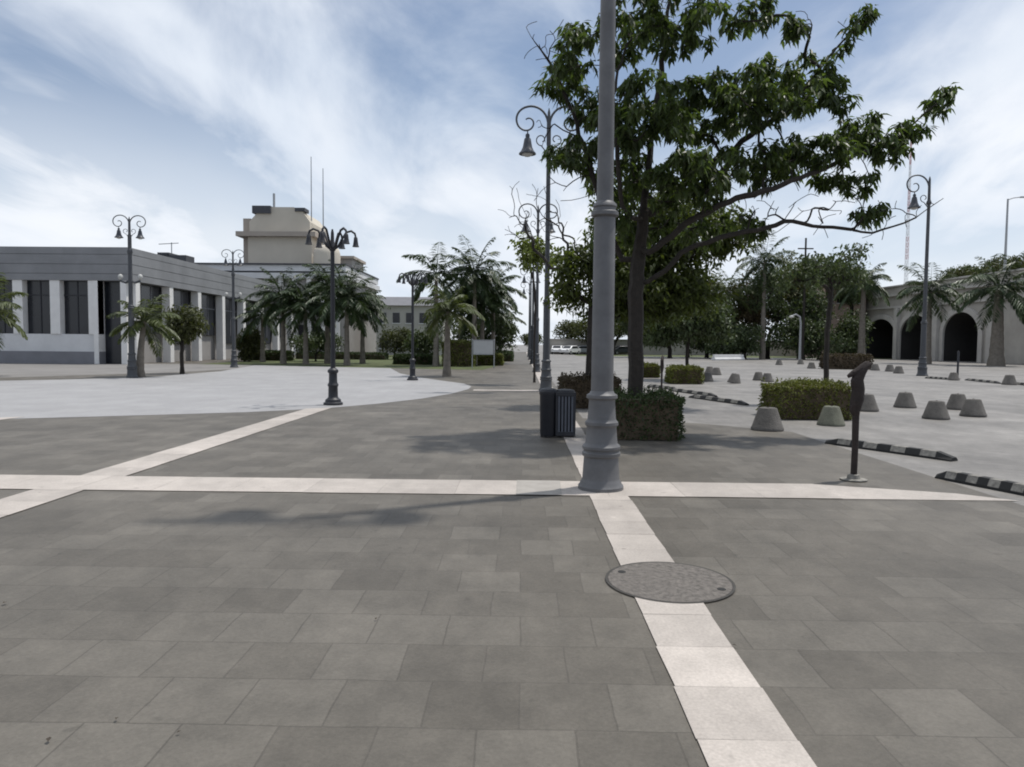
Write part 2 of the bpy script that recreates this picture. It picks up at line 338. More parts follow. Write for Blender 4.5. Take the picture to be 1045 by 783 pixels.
# ------------------------------------------------------------------ manhole cover, grey inset tile
t = thing('manhole_cover', 'big round iron manhole cover set into the white line', 'manhole cover', (MANH.x, MANH.y, 0))
mb = MB(); mb.lathe([(0.40, -0.02), (0.40, 0.003), (0.0005, 0.0045)], 48); mb.build('lid', M_IRONLID, t)
mb = MB()
for k in range(64):
    a0, a1 = 2*PI*k/64, 2*PI*(k+1)/64
    for (ra, rb, z) in ((0.402, 0.420, 0.0025),):
        mb.quad((ra*math.cos(a0), ra*math.sin(a0), z), (rb*math.cos(a0), rb*math.sin(a0), z), (rb*math.cos(a1), rb*math.sin(a1), z), (ra*math.cos(a1), ra*math.sin(a1), z))
mb.build('rim', M_LIDRIM, t)
for (hx, hy) in ((.30, -.16), (-.29, .17)):
    mb = MB(); mb.lathe([(.028, .0035), (.026, .0062), (.001, .0062)], 14, (hx, hy, 0)); mb.build('lifting_hole', M_RUBBER, t)
c0, c1 = G(527, 500), G(572, 500)
it = MB(); it.sheet([(c0.x, TY0-0.005), (c1.x, TY0-0.005), (c1.x+0.02, TY1+0.005), (c0.x, TY1+0.005)], 0.004); struct(it.build('grey_inset_slab', mat('inset_slab', (0.31, 0.29, 0.265), 0.8, 0.15, 6)))

# ------------------------------------------------------------------ street lamps
def scroll_arm(parent, ang, H, metal, k=1.0, globe=False):
    ca, sa = math.cos(ang), math.sin(ang)
    pts = []; rad = []
    cx, cz = 0.70*k, H-0.52*k
    pts.append((0.03, H-1.25*k)); rad.append(0.045*k)
    keys = [(180, 0.67), (135, 0.60), (90, 0.51), (45, 0.44), (0, 0.36), (-45, 0.30), (-90, 0.26), (-135, 0.22), (-180, 0.19), (-225, 0.16), (-270, 0.13), (-315, 0.10)]
    for i in range(len(keys)-1):
        for j in range(4):
            f = j/4; th = R(keys[i][0]*(1-f)+keys[i+1][0]*f); r_ = (keys[i][1]*(1-f)+keys[i+1][1]*f)*k
            pts.append((cx+r_*math.cos(th), cz+r_*math.sin(th))); rad.append((0.040-0.018*(i+f)/len(keys))*k)
    mb = MB(); mb.tube([(s*ca, s*sa, z) for s, z in pts], rad, 7)
    # lower counter scroll bracing the arm to the pole
    q = []
    for j in range(15):
        th = R(-90+j*24); r_ = (0.20-0.009*j)*k; q.append((0.24*k+r_*math.cos(th), H-1.08*k+r_*math.sin(th)))
    mb.tube([(s*ca, s*sa, z) for s, z in [(0.03, H-1.55*k)]+q], 0.02*k, 6)
    arm = mb.build('arm', metal, parent, smooth=True)
    lx, lz = cx, cz-0.26*k
    sh = MB(); sh.lathe([(0.02*k, 0), (0.022*k, -0.10*k), (0.06*k, -0.12*k), (0.075*k, -0.18*k), (0.065*k, -0.23*k), (0.11*k, -0.28*k), (0.135*k, -0.42*k), (0.16*k, -0.55*k), (0.22*k, -0.68*k), (0.285*k, -0.75*k), (0.285*k, -0.78*k), (0.20*k, -0.77*k)], 20, (lx*ca, lx*sa, lz))
    s_ = sh.build('lamp_shade', M_SHADE if metal != M_DARK else M_DARK, arm, smooth=True)
    ls = MB(); ls.lathe([(0.18*k, -0.768*k), (0.17*k, -0.80*k), (0.09*k, -0.85*k), (0.01*k, -0.86*k)], 16, (lx*ca, lx*sa, lz))
    ls.build('lens', M_GLASSW, arm, smooth=True)
    return arm
def tall_lamp(name, label, loc, H, angs, metal=None, group=None, seg=28, k=1.0, pk=1.0):
    metal = metal or M_GREY
    t = thing(name, label, 'street lamp', loc, 0, group)
    mb = MB()
    mb.lathe([(0.245*pk, 0), (0.245*pk, 0.035), (0.225*pk, 0.06), (0.222*pk, 0.075), (0.205*pk, 0.10), (0.200*pk, 0.12), (0.187*pk, 0.33), (0.185*pk, 0.345), (0.205*pk, 0.365), (0.207*pk, 0.395), (0.192*pk, 0.41), (0.192*pk, 0.425), (0.205*pk, 0.44), (0.205*pk, 0.465), (0.180*pk, 0.49), (0.172*pk, 0.505), (0.160*pk, 0.66), (0.162*pk, 0.675), (0.180*pk, 0.695), (0.178*pk, 0.725), (0.158*pk, 0.745), (0.152*pk, 0.76), (0.140*pk, 0.95), (0.142*pk, 0.965), (0.168*pk, 0.985), (0.166*pk, 1.015), (0.135*pk, 1.035), (0.122*pk, 1.06)], max(seg, 12))
    mb.build('pedestal', metal, t, smooth=True)
    mb = MB()
    mb.lathe([(0.120*pk, 1.03), (0.113*pk, 2.93), (0.090*pk, 3.02), (0.088*pk, 3.2), (0.076*pk, 6.0), (0.066*pk, H-1.35), (0.062*pk, H-1.2), (0.045*pk, H-0.2), (0.010, H-0.05)], max(seg-8, 10))
    mb.build('pole', metal, t, smooth=True)
    mb = MB(); mb.lathe([(0.115*pk, 2.90), (0.146*pk, 2.92), (0.146*pk, 2.955), (0.118*pk, 2.975), (0.116*pk, 3.0), (0.128*pk, 3.015), (0.122*pk, 3.04), (0.092*pk, 3.07)], max(seg-8, 10)); mb.build('collar', metal, t, smooth=True)
    mb = MB(); mb.lathe([(0.066*pk, H-1.62), (0.10*pk, H-1.58), (0.11*pk, H-1.48), (0.085*pk, H-1.40), (0.07*pk, H-1.35), (0.06*pk, H-1.32)], max(seg-8, 10)); mb.build('collar', metal, t, smooth=True)
    for a_ in angs: scroll_arm(t, a_, H, metal, k)
    return t
LROW = 'tall scroll-armed lamp posts in a row along the white line'
pitch_ = 16.65
tall_lamp('street_lamp', 'tall grey fluted-base lamp post nearest the camera, standing where the white lines cross', (0.86, 7.80, 0), 9.4, (0, PI), group=LROW, seg=36)
rowlab = ['grey lamp post with bell lamp beyond the two waste bins, second of the row', 'third grey lamp post of the row, small beside the tall second one',
          'fourth grey lamp post of the row, seen far off through the gap', 'fifth grey lamp post of the row, a thin line far off', 'sixth and farthest visible grey lamp post of the row at the path end']
for i, lb in enumerate(rowlab):
    tall_lamp('street_lamp', lb, (0.80, 24.4+pitch_*i, 0), 9.4, (0, PI), metal=M_BLUEGREY, group=LROW, seg=20 if i == 0 else 12)
# left pair on the far side of the round plaza
for (px, py, top, lb) in ((135, 385.5, 220, 'double-armed lamp post standing beside the low palm in front of the low grey building'), (239, 375, 255, 'double-armed lamp post farther along the side of the low grey building')):
    b_ = G(px, py); hp = P(px, top, b_.y).z
    t = tall_lamp('street_lamp', lb, b_, hp, (0.15, PI+0.15), metal=M_BLUEGREY, group='double-armed lamp posts by the low grey building', seg=14, k=0.60, pk=1.0)
    mb = MB(); zc = hp*0.60
    mb.tube([(-0.42, 0, zc), (-0.2, 0, zc-0.08), (0, 0, zc+0.02), (0.2, 0, zc-0.08), (0.42, 0, zc)], 0.05, 6)
    br_ = mb.build('cross_bar', M_BLUEGREY, t, smooth=True)
    for sx in (-0.42, 0.42):
        mb = MB(); mb.lathe([(0.02, 0.0), (0.06, 0.03), (0.095, 0.10), (0.10, 0.15), (0.07, 0.22), (0.02, 0.25)], 14, (sx, 0, zc+0.03)); mb.build('globe', M_GLASSW, br_, smooth=True)
# right lamp, single arm
b_ = G(941, 383.5); hp = P(936, 179, b_.y).z
tall_lamp('street_lamp', 'tall single-armed lamp post in front of the arched stone overpass', b_, hp, (PI,), metal=M_BLUEGREY, seg=16, k=1.15, pk=1.25)
# dark candelabra lamps
def candelabra(label, loc, H):
    t = thing('candelabra_lamp', label, 'street lamp', loc, 0.35, 'short dark many-armed lamp posts round the plaza')
    mb = MB(); mb.lathe([(0.24, 0), (0.24, 0.05), (0.20, 0.07), (0.19, 0.13), (0.135, 0.17), (0.12, 0.2), (0.115, 0.45), (0.14, 0.49), (0.12, 0.53), (0.105, 0.56), (0.10, 0.78), (0.135, 0.82), (0.13, 0.87), (0.07, 0.92)], 18); mb.build('pedestal', M_DARK, t, smooth=True)
    mb = MB(); mb.lathe([(0.062, 0.88), (0.058, 1.6), (0.05, H-0.55), (0.075, H-0.52), (0.08, H-0.45), (0.05, H-0.40), (0.04, H-0.1), (0.02, H)], 14); mb.build('pole', M_DARK, t, smooth=True)
    for k in range(6):
        a_ = 2*PI*k/6; ca, sa = math.cos(a_), math.sin(a_)
        pr = [(0.03, H-0.50), (0.14, H-0.42), (0.24, H-0.22), (0.34, H-0.06), (0.46, H-0.02), (0.55, H-0.08), (0.57, H-0.17)]
        mb = MB(); mb.tube([(s*ca, s*sa, z) for s, z in pr], [0.035, 0.035, 0.03, 0.03, 0.03, 0.028, 0.025], 6)
        ar = mb.build('arm', M_DARK, t, smooth=True)
        mb = MB(); mb.lathe([(0.02, 0), (0.045, -0.03), (0.055, -0.12), (0.07, -0.22), (0.085, -0.25), (0.08, -0.26)], 12, (0.57*ca, 0.57*sa, H-0.15)); mb.build('lamp_shade', M_DARK, ar, smooth=True)
    return t
b1 = G(340, 413); candelabra('short dark many-armed lamp post at the near edge of the pale round plaza', b1, P(340, 234, b1.y).z)
b2 = G(421, 388); candelabra('short dark many-armed lamp post at the far side of the plaza beside the leaning palm', b2, P(421, 279, b2.y).z)

# ------------------------------------------------------------------ vegetation
def grow(base, h0, pts, seed, r_tip, bf=0.35, expo=2.4, lean=(0, 0), rmax=None, paths=()):
    """joins attractor points into one branching skeleton (short wire, short path)"""
    rnd = random.Random(seed)
    base = Vector(base); nodes = [base.copy()]; par = [-1]; pl_ = [0.0]; dr = [Vector((0, 0, 1))]
    def add(w, j):
        d_ = w - nodes[j]; nodes.append(w); par.append(j); pl_.append(pl_[j]+d_.length); dr.append(d_.normalized() if d_.length > 1e-6 else dr[j]); return len(nodes)-1
    steps = max(3, int(h0/0.35)); j = 0
    for i in range(1, steps+1):
        f = i/steps; j = add(base + Vector((lean[0]*f + rnd.uniform(-.02, .02), lean[1]*f + rnd.uniform(-.02, .02), h0*f)), j)
    top = nodes[-1].copy(); start = len(nodes)-2
    def curve(best, q, wig, tw=0.55):
        a0 = nodes[best]; d = (a0-q).length; k = max(3, int(d/0.16)); j = best
        c = a0 + (dr[best]*tw + (q-a0).normalized()*(1-tw))*d*0.45 + rv(rnd)*d*0.06
        for s_ in range(1, k+1):
            f = s_/k; w = a0*(1-f)**2 + c*(2*f*(1-f)) + q*f*f
            if s_ < k: w = w + rv(rnd)*wig*min(d, 1.0)
            j = add(w, j)
        return j
    for P_ in paths:     # main limbs, each a chain of points
        best = min(range(max(0, start-2), len(nodes)), key=lambda k: (nodes[k]-P_[0]).length); j = best
        for q in P_: j = curve(j, Vector(q), 0.03, 0.22)
    order = sorted(range(len(pts)), key=lambda i: (pts[i]-top).length)
    if paths:
        cand0 = list(range(start, len(nodes)))
        order = sorted(range(len(pts)), key=lambda i: min((nodes[k]-pts[i]).length_squared for k in cand0))
    for i in order:
        q = pts[i]; best = None; bd = 1e9
        for j in range(max(0, start), len(nodes)):
            c_ = (nodes[j]-q).length + bf*pl_[j]
            if c_ < bd: bd = c_; best = j
        curve(best, q, 0.025)
    n = len(nodes); acc = [0.0]*n; ch = [0]*n
    for j in range(1, n): ch[par[j]] += 1
    for j in range(n-1, 0, -1):
        if ch[j] == 0: acc[j] = max(acc[j], r_tip**expo)
        acc[par[j]] += acc[j]
    rad = [max(a_, r_tip**expo)**(1/expo) for a_ in acc]
    if rmax:
        s_ = rmax/rad[0]
        rad = [r_*(s_ if r_ > 3*r_tip else 1 + (s_-1)*max(0, (r_-r_tip)/(2*r_tip))) for r_ in rad]
    return nodes, par, rad
def skeleton_mesh(nodes, par, rad, seg=6, flare=True):
    mb = MB(); n = len(nodes); kids = [[] for _ in range(n)]
    for j in range(1, n): kids[par[j]].append(j)
    stack = [(0, None)]
    while stack:
        j, frm = stack.pop()
        chain = ([frm] if frm is not None else []) + [j]
        while kids[chain[-1]]:
            ks = sorted(kids[chain[-1]], key=lambda q: -rad[q])
            for o_ in ks[1:]: stack.append((o_, chain[-1]))
            chain.append(ks[0])
        if len(chain) < 2: continue
        rr = [rad[q] for q in chain]
        if frm is not None: rr[0] = min(rr[0], rr[1]*1.15)
        else:
            rr[0] *= 1.35
        mb.tube([nodes[q] for q in chain], rr, seg if rr[0] > 0.03 else max(3, seg-3))
    return mb
def leaf(mb, p, d, L_, w, nrm_r):
    """one folded pointed leaf"""
    d = d.normalized(); x = d.cross(nrm_r)
    x = x.normalized() if x.length > 1e-4 else d.orthogonal().normalized()
    nn = x.cross(d); n = len(mb.v)
    m1 = p + d*L_*0.45 - nn*L_*0.02; e = p + d*L_ - Vector((0, 0, L_*0.15))
    mb.v += [tuple(p), tuple(m1 + x*w*0.5 + nn*w*0.18), tuple(e), tuple(m1 - x*w*0.5 + nn*w*0.18), tuple(m1)]
    mb.face((n, n+4, n+2, n+1)); mb.face((n, n+3, n+2, n+4))
def rv(rnd): 
    while True:
        v = Vector((rnd.uniform(-1, 1), rnd.uniform(-1, 1), rnd.uniform(-1, 1)))
        if 0.05 < v.length <= 1: return v
def sample(rnd, c, r, n, shell=0.35):
    out = []
    while len(out) < n:
        v = rv(rnd)
        if v.length < shell and rnd.random() < 0.7: continue
        out.append(Vector(c) + Vector((v.x*r[0], v.y*r[1], v.z*r[2])))
    return out

# --- the big tree
rnd = random.Random(11)
TB = G(648, 443); TB.z = 0
TY = TB.y
lobes = [ # px, py, depth offset, px radius (x,z), number
 (592, 52, -0.4, 32, 24, 24), (572, 82, 0.2, 20, 16, 14), (645, 30, 0.5, 36, 30, 34), (690, 18, -0.5, 48, 26, 46), (690, -50, 0.2, 80, 40, 40), (760, 12, 0.5, 32, 20, 18), (800, 25, 0, 22, 16, 10),
 (612, 110, 0.3, 38, 16, 20), (660, 115, -0.6, 50, 34, 72), (715, 110, 0.6, 52, 36, 84), (775, 98, -0.2, 52, 30, 66), (825, 85, 0.3, 34, 28, 36), (850, 100, 0, 18, 16, 12),
 (600, 155, 0.2, 30, 15, 15), (580, 165, -0.3, 20, 14, 10), (640, 180, 0.5, 46, 24, 46), (700, 180, -0.5, 52, 24, 64), (765, 168, 0.2, 46, 20, 40), (800, 165, 0.4, 30, 18, 22),
 (845, 150, -0.2, 30, 16, 20), (880, 138, 0.2, 24, 20, 22), (905, 150, 0, 14, 14, 10), (960, 100, 0.1, 12, 13, 8), (938, 125, 0, 14, 13, 8), (925, 140, 0.2, 8, 10, 4), (885, 18, 0, 12, 11, 6), (862, 38, 0.1, 9, 9, 3),
 (890, 220, 0, 14, 12, 7), (878, 186, 0.1, 18, 10, 8), (850, 178, 0.2, 16, 9, 7),
 (660, 235, 0.6, 36, 18, 18), (715, 235, 0.8, 30, 16, 16), (770, 232, 0.3, 16, 12, 8), (625, 225, -0.2, 24, 20, 14)]
px = TY/F
def spray(rnd, lst, Y):
    out = []
    for (u, v, ru, rv_, n) in lst: out += sample(rnd, P(u, v, Y), (ru*Y/F, ru*Y/F*.8, rv_*Y/F), n, 0.0)
    return out
att = []; leafy = []
for (u, v, dz, ru, rv_, n) in lobes:
    c = P(u, v, TY + dz*1.5)
    s_ = sample(rnd, c, (ru*px, max(0.35, ru*px*1.1), rv_*px), n)
    att += s_; leafy += [True]*n
for (u, v, dz) in [(760, 236, 0), (800, 224, 0), (840, 228, .2), (870, 236, .1), (905, 226, 0), (935, 218, 0), (962, 203, 0), (945, 208, .2), (815, 195, -.2), (850, 205, -.2), (870, 200, 0), (900, 245, .1), (830, 240, .3), (790, 215, .2), (812, 206, .1), (836, 196, .2), (858, 215, -.1), (880, 243, .2), (915, 205, .1), (772, 205, .2), (795, 185, .4), (820, 215, -.4), (845, 243, 0), (760, 250, .2), (868, 224, .3), (905, 214, -.2), (785, 240, -.3), (925, 232, .2),
                   (815, 30, 0), (812, 12, .1), (826, 38, 0), (855, 22, .1), (550, 45, 0), (537, 28, .1), (560, 60, 0), (545, 205, .3), (575, 195, .2), (560, 180, .1), (790, 205, .1), (805, 212, .3), (600, 200, 0), (535, 60, .1), (548, 22, .2), (556, 100, .2), (575, 20, 0), (560, 135, .1), (553, 150, .2), (585, 185, .1), (572, 205, -.1)]:
    att.append(P(u, v, TY+dz*2)); leafy.append(False)
def PL(l_): return [P(u, v, TY+d) for (u, v, d) in l_]
limbs = [PL([(648, 300, .0), (653, 255, .1), (657, 205, .0), (664, 150, .1), (672, 95, .2), (680, 40, .1), (688, -30, 0)]),
         PL([(660, 288, -.05), (695, 258, -.2), (745, 240, -.2), (800, 226, -.1), (850, 232, 0), (890, 238, .1), (935, 222, .1), (962, 203, .1)]),
         PL([(635, 265, .2), (618, 220, .3), (602, 170, .3), (585, 115, .2), (565, 70, .1), (545, 42, 0)]),
         PL([(664, 218, .15), (700, 185, .4), (740, 158, .5), (785, 125, .5), (830, 80, .3), (862, 40, .1), (885, 22, 0)]),
         PL([(662, 258, -.15), (695, 232, -.4), (745, 206, -.5), (800, 188, -.4), (850, 168, -.2), (895, 152, 0), (935, 124, .1), (960, 103, .1)]),
         PL([(640, 225, -.5), (630, 160, -.8), (625, 100, -.7), (640, 45, -.5)])]
tw_ = spray(rnd, [(800, 208, 44, 14, 16), (860, 215, 46, 16, 18), (920, 216, 26, 10, 6), (770, 215, 24, 14, 8), (560, 50, 22, 26, 12), (556, 130, 14, 24, 8), (820, 30, 14, 16, 5), (865, 30, 10, 12, 3)], TY)
att += tw_; leafy += [False]*len(tw_)
nodes, par, rad = grow(TB, 2.0, att, 3, 0.0056, bf=0.12, expo=2.02, lean=(0.0, 0.05), rmax=0.135, paths=limbs)
tr = thing('shade_tree', 'large spreading shade tree with drooping leaf clusters rising from the near dark hedge', 'tree', TB)
def local(mb, org):
    o = Vector(org); mb.v = [tuple(Vector(q)-o) for q in mb.v]; return mb
local(skeleton_mesh(nodes, par, rad, 8), TB).build('trunk', M_BARK, tr, smooth=True)
mb = MB()
for q, lf in zip(att, leafy):
    if not lf: continue
    for c_ in range(2):
        cen = q + rv(rnd)*0.13*c_
        for k in range(rnd.randint(10, 15)):
            a_ = rnd.uniform(0, 2*PI); d = Vector((math.cos(a_), math.sin(a_), rnd.uniform(-2.2, 0.05)))
            leaf(mb, cen + rv(rnd)*0.09, d, rnd.uniform(0.12, 0.22), rnd.uniform(0.048, 0.078), Vector((rnd.uniform(-.5, .5), rnd.uniform(-.5, .5), 1)))
local(mb, TB).build('crown', M_LEAF, tr)

def tree(name, label, base, lobes, seed, leafm, cl=26, Ll=0.3, r_tip=0.02, h0=2.0, rmax=0.2, group=None, bare=(), bf=0.3, lw_=0.5, seg=6, droop=0.4):
    rnd = random.Random(seed); base = Vector(base); att = []; n_leaf = 0
    for (c, r, n) in lobes: att += sample(rnd, c, r, n)
    n_leaf = len(att); att += [Vector(b) for b in bare]
    nodes, par, rad = grow(base, h0, att, seed+1, r_tip, bf=bf, rmax=rmax)
    t = thing(name, label, 'tree', base, 0, group)
    local(skeleton_mesh(nodes, par, rad, seg), base).build('trunk', M_BARK, t, smooth=True)
    mb = MB()
    for q in att[:n_leaf]:
        for k in range(cl):
            d = rv(rnd); d.z = d.z*0.7 - droop
            leaf(mb, q + rv(rnd)*Ll*2.0, d, Ll*rnd.uniform(0.7, 1.3), Ll*lw_, rv(rnd)+Vector((0, 0, .6)))
    local(mb, base).build('crown', leafm, t)
    return t
# second tree, behind, half bare on its left
B2 = Vector((G(604, 416).x, 18.4, 0)); k2 = B2.y/F
def LB(lst, Y, ky=1.0): return [(P(u, v, Y+d), (ru*Y/F, max(ru*Y/F*ky, .4), rz_*Y/F), n) for (u, v, d, ru, rz_, n) in lst]
tree('shade_tree', 'dark half-bare tree standing in the brownish hedge behind the near lamp post', B2,
     LB([(625, 265, 0, 34, 30, 60), (660, 255, .5, 36, 34, 60), (590, 275, -.3, 22, 18, 30), (640, 215, .4, 40, 26, 40), (575, 300, 0.2, 16, 10, 16), (690, 280, .3, 34, 24, 40), (705, 245, .2, 34, 26, 60), (745, 235, -.2, 26, 18, 34), (660, 305, 0, 34, 24, 80), (700, 300, .2, 34, 20, 60), (640, 280, -.2, 30, 26, 60), (620, 310, .3, 26, 18, 30), (700, 215, .5, 40, 20, 40)], B2.y), 21, M_LEAF2, cl=30, Ll=0.17, r_tip=0.007, h0=2.6, rmax=0.13, lw_=0.42,
     bare=spray(random.Random(4), [(548, 215, 34, 30, 46), (570, 250, 24, 26, 26), (525, 235, 16, 18, 10)], B2.y)+[P(u, v, B2.y+d) for (u, v, d) in [(520, 190, 0), (508, 214, .3), (530, 205, -.2), (545, 200, .2), (538, 222, 0), (525, 232, .2), (515, 240, .1), (552, 230, 0), (560, 212, .3), (570, 225, .1), (545, 255, .2), (560, 262, -.2), (575, 245, .2), (580, 270, 0), (530, 185, .1), (555, 190, .3), (542, 240, .3)]])
tree('small_tree', 'small yellow-green flowering tree showing past the second lamp post', G(549, 394)+Vector((-0.1, 2.5, 0)),
     LB([(548, 252, 0, 11, 9, 14), (535, 250, .4, 10, 9, 12), (541, 264, .2, 9, 7, 10), (558, 262, .2, 10, 8, 10)], 28.2), 23, M_LEAFY, cl=22, Ll=0.2, r_tip=0.008, h0=3.4, rmax=0.05)
# trimmed street trees in the parking row
B4 = G(701, 388); tree('street_tree', 'small street tree with flat dense dark crown in the far trimmed hedge', B4,
     LB([(698, 328, 0, 38, 15, 170), (690, 310, .4, 30, 12, 70), (722, 318, -.4, 24, 12, 60), (730, 336, 0, 16, 8, 34), (672, 338, 0, 16, 7, 34)], B4.y, .9), 25, M_LEAFD, cl=26, Ll=0.22, r_tip=0.012, h0=1.9, rmax=0.08)
B5 = G(842, 412); tree('street_tree', 'slender street tree with thin flat crown growing from the yellowish hedge', B5,
     LB([(838, 272, 0, 32, 8, 34), (860, 283, .4, 26, 9, 26), (815, 285, -.3, 22, 9, 20), (875, 262, .3, 18, 8, 12)], B5.y, .9), 27, M_LEAFD, cl=20, Ll=0.13, r_tip=0.008, h0=2.0, rmax=0.07)
B6 = G(186, 381.5); tree('small_tree', 'small round-crowned tree in front of the side of the low grey building', B6,
     LB([(190, 327, 0, 16, 13, 60), (184, 337, .3, 12, 8, 26)], B6.y, 1.0), 29, M_LEAFO, cl=24, Ll=0.22, r_tip=0.012, h0=1.0, rmax=0.09)

# --- hedges
def hedge(label, x0, x1, y0, y1, h, m, n, ls, seed, group='box-trimmed hedges round the tree pits', rz=0):
    rnd = random.Random(seed); cx, cy = (x0+x1)/2, (y0+y1)/2; w, d = (x1-x0)/2, (y1-y0)/2
    t = thing('hedge', label, 'hedge', (cx, cy, 0), rz, group)
    mb = MB(); mb.box(-w+.07, w-.07, -d+.07, d-.07, 0, h-.08)
    mb.build('twigs', M_SOIL, t)
    mb = MB()
    A = [2*w*2*d, 2*w*h, 2*w*h, 2*d*h, 2*d*h]; tot = sum(A)
    for i in range(n):
        q = rnd.random()*tot; f = 0
        while q > A[f]: q -= A[f]; f += 1
        a_, b_ = rnd.uniform(-1, 1), rnd.uniform(0, 1)
        if f == 0: p_ = Vector((a_*w, rnd.uniform(-1, 1)*d, h)); nn = Vector((0, 0, 1))
        elif f in (1, 2): s_ = -1 if f == 1 else 1; p_ = Vector((a_*w, s_*d, b_*h)); nn = Vector((0, s_, 0))
        else: s_ = -1 if f == 3 else 1; p_ = Vector((s_*w, a_*d, b_*h)); nn = Vector((s_, 0, 0))
        bump = mnoise.noise(p_*3.2+Vector((seed, 0, 0)))*0.09 - 0.04
        ed = 0.07*max(0, (p_.z/h-0.85)/0.15)*max(0, max(abs(p_.x)/w, abs(p_.y)/d)-0.7)/0.3
        p_ = p_ + nn*(bump+rnd.uniform(-.05, .035)); p_.z -= ed
        dd = nn*0.6 + rv(rnd)*0.9 + Vector((0, 0, .25))
        leaf(mb, p_, dd, ls*rnd.uniform(.7, 1.4), ls*.55, rv(rnd))
    # sprigs that escaped the last trim
    for i in range(n//90):
        p_ = Vector((rnd.uniform(-w, w), rnd.uniform(-d, d), h-.02)); hh = rnd.uniform(.05, .13)
        for k in range(5): leaf(mb, p_+Vector((0, 0, hh*k/5)), rv(rnd)+Vector((0, 0, .7)), ls, ls*.5, rv(rnd))
    mb.build('foliage', m, t)
    return t
hb = G(640, 449.5)
hedge('dark green box hedge at the foot of the large shade tree', TB.x-0.72, TB.x+0.66, hb.y+0.02, hb.y+1.25, 0.74, M_HEDGE, 7000, 0.055, 31)
hedge('brownish box hedge behind the waste bins and near lamp post', 0.98, 2.42, 17.7, 19.1, 0.76, M_HEDGER, 5000, 0.07, 32)
h3 = G(832, 428.5)
hedge('yellow-green box hedge round the slender tree beside the concrete bollards', G(796, 428).x, G(868, 428).x, h3.y, h3.y+1.4, 0.76, M_HEDGEY, 7000, 0.06, 33)
h4 = G(701, 392); hedge('small yellow-green box hedge under the flat-crowned street tree', G(686, 392).x, G(717, 392).x, h4.y, h4.y+1.3, 0.68, M_HEDGEY, 3500, 0.09, 34)
h5 = G(663, 385.5); hedge('small yellow-green box hedge seen just right of the big trunk', G(654, 385.5).x, G(673, 385.5).x, h5.y, h5.y+1.2, 0.62, M_HEDGEY, 2500, 0.10, 35)
h6 = G(866, 377); hedge('low reddish hedge far across the lot below the salmon building', G(848, 377).x, G(887, 377).x, h6.y, h6.y+1.6, 1.0, M_HEDGER, 3000, 0.14, 36)
# beds at the left
HB = 'long clipped hedges in the beds across the plaza'
for i, (u0_, u1_, v, hh, m_, lb) in enumerate([(246, 300, 368, .75, M_HEDGE, 'low green hedge at the left end of the palm bed across the plaza'), (302, 400, 366.5, .6, M_HEDGE, 'long low green hedge under the cluster of palms across the plaza'),
     (402, 440, 372, .65, M_HEDGE, 'low green hedge behind the far dark lamp post'), (452, 484, 374, 1.7, M_HEDGEY, 'tall bright green hedge left of the pale notice board'), (484, 512, 373, .75, M_HEDGEY, 'low yellow-green hedge in front of the pale notice board'), (511, 522, 369, .8, M_HEDGE, 'low hedge at the edge of the long path')]):
    q0, q1 = G(u0_, v), G(u1_, v); hedge(lb, q0.x, q1.x, q0.y, q0.y+1.6+(6 if i == 5 else 0), hh, m_, 4200, 0.16, 40+i, group=HB)

# --- palms
def palm(name, label, base, H, Lf, n, seed, m, rt=0.14, lean=(0, 0), group=None, nl=30, emin=-38, dense=1.0):
    rnd = random.Random(seed); t = thing(name, label, 'palm tree', base, rnd.uniform(0, 6), group)
    mb = MB(); pts = []; rr = []
    K = 14
    for i in range(K+1):
        f = i/K; pts.append((lean[0]*f*f, lean[1]*f*f, H*f)); rr.append(rt*(1.45-0.75*f if f > .08 else 1.75-3*f)*(1+0.05*(i % 2)))
    mb.tube(pts, rr, 10); mb.build('trunk', M_PALMBARK, t, smooth=True)
    top = Vector(pts[-1]); mb = MB()
    for k in range(n):
        az = 2.399963*k + rnd.uniform(-.25, .25); e = R(emin + (76-emin)*((k+0.5)/n)**0.8 + rnd.uniform(-8, 8)); L_ = Lf*rnd.uniform(.8, 1.12)
        d = Vector((math.cos(az)*math.cos(e), math.sin(az)*math.cos(e), math.sin(e))); p_ = top.copy(); pp = [p_.copy()]; S_ = 12
        side = Vector((-math.sin(az), math.cos(az), 0))
        for s_ in range(S_):
            d = (d + Vector((0, 0, -1))*(0.055+0.16*(s_/S_)**1.3)).normalized(); p_ = p_ + d*L_/S_; pp.append(p_.copy())
        mb.tube(pp, [0.028*(1-i/(S_+1))+.006 for i in range(S_+1)], 3)
        for i in range(nl):
            f = 0.14+0.86*(i+rnd.random()*.6)/nl; q = f*S_; j = min(int(q), S_-1); b_ = pp[j].lerp(pp[j+1], q-j); dr = (pp[j+1]-pp[j]).normalized()
            ll = Lf*0.26*(math.sin(PI*min(1, f*.86+.1)))**.7*rnd.uniform(.8, 1.15)+.05
            for sg in (-1, 1):
                if rnd.random() > dense: continue
                dd = (side*sg*0.95 + dr*0.65 + Vector((0, 0, rnd.uniform(-.75, -.1)))).normalized()
                leaf(mb, b_, dd, ll, 0.05*Lf*.62+.03, Vector((0, 0, 1))+rv(rnd)*.3)
    mb.build('fronds', m, t)
    return t
PG = 'palms in the bed across the plaza'
def palm_at(label, u, vb, vtop, Lf, n, seed, m=None, Y=None, lean=(0, 0), group=PG, rt=.14, **kw):
    b_ = G(u, vb) if Y is None else Vector((P(u, 360, Y).x, Y, 0)); H = P(u, vtop, b_.y).z
    return palm('palm_tree', label, b_, H, Lf, n, seed, m or M_PALM, rt, lean, group, **kw)
palm_at('low yellow-green palm beside the double-armed lamp post by the grey building', 143, 385, 328, 1.7, 17, 51, M_PALMY, group=None, rt=.12, lean=(.35, 0))
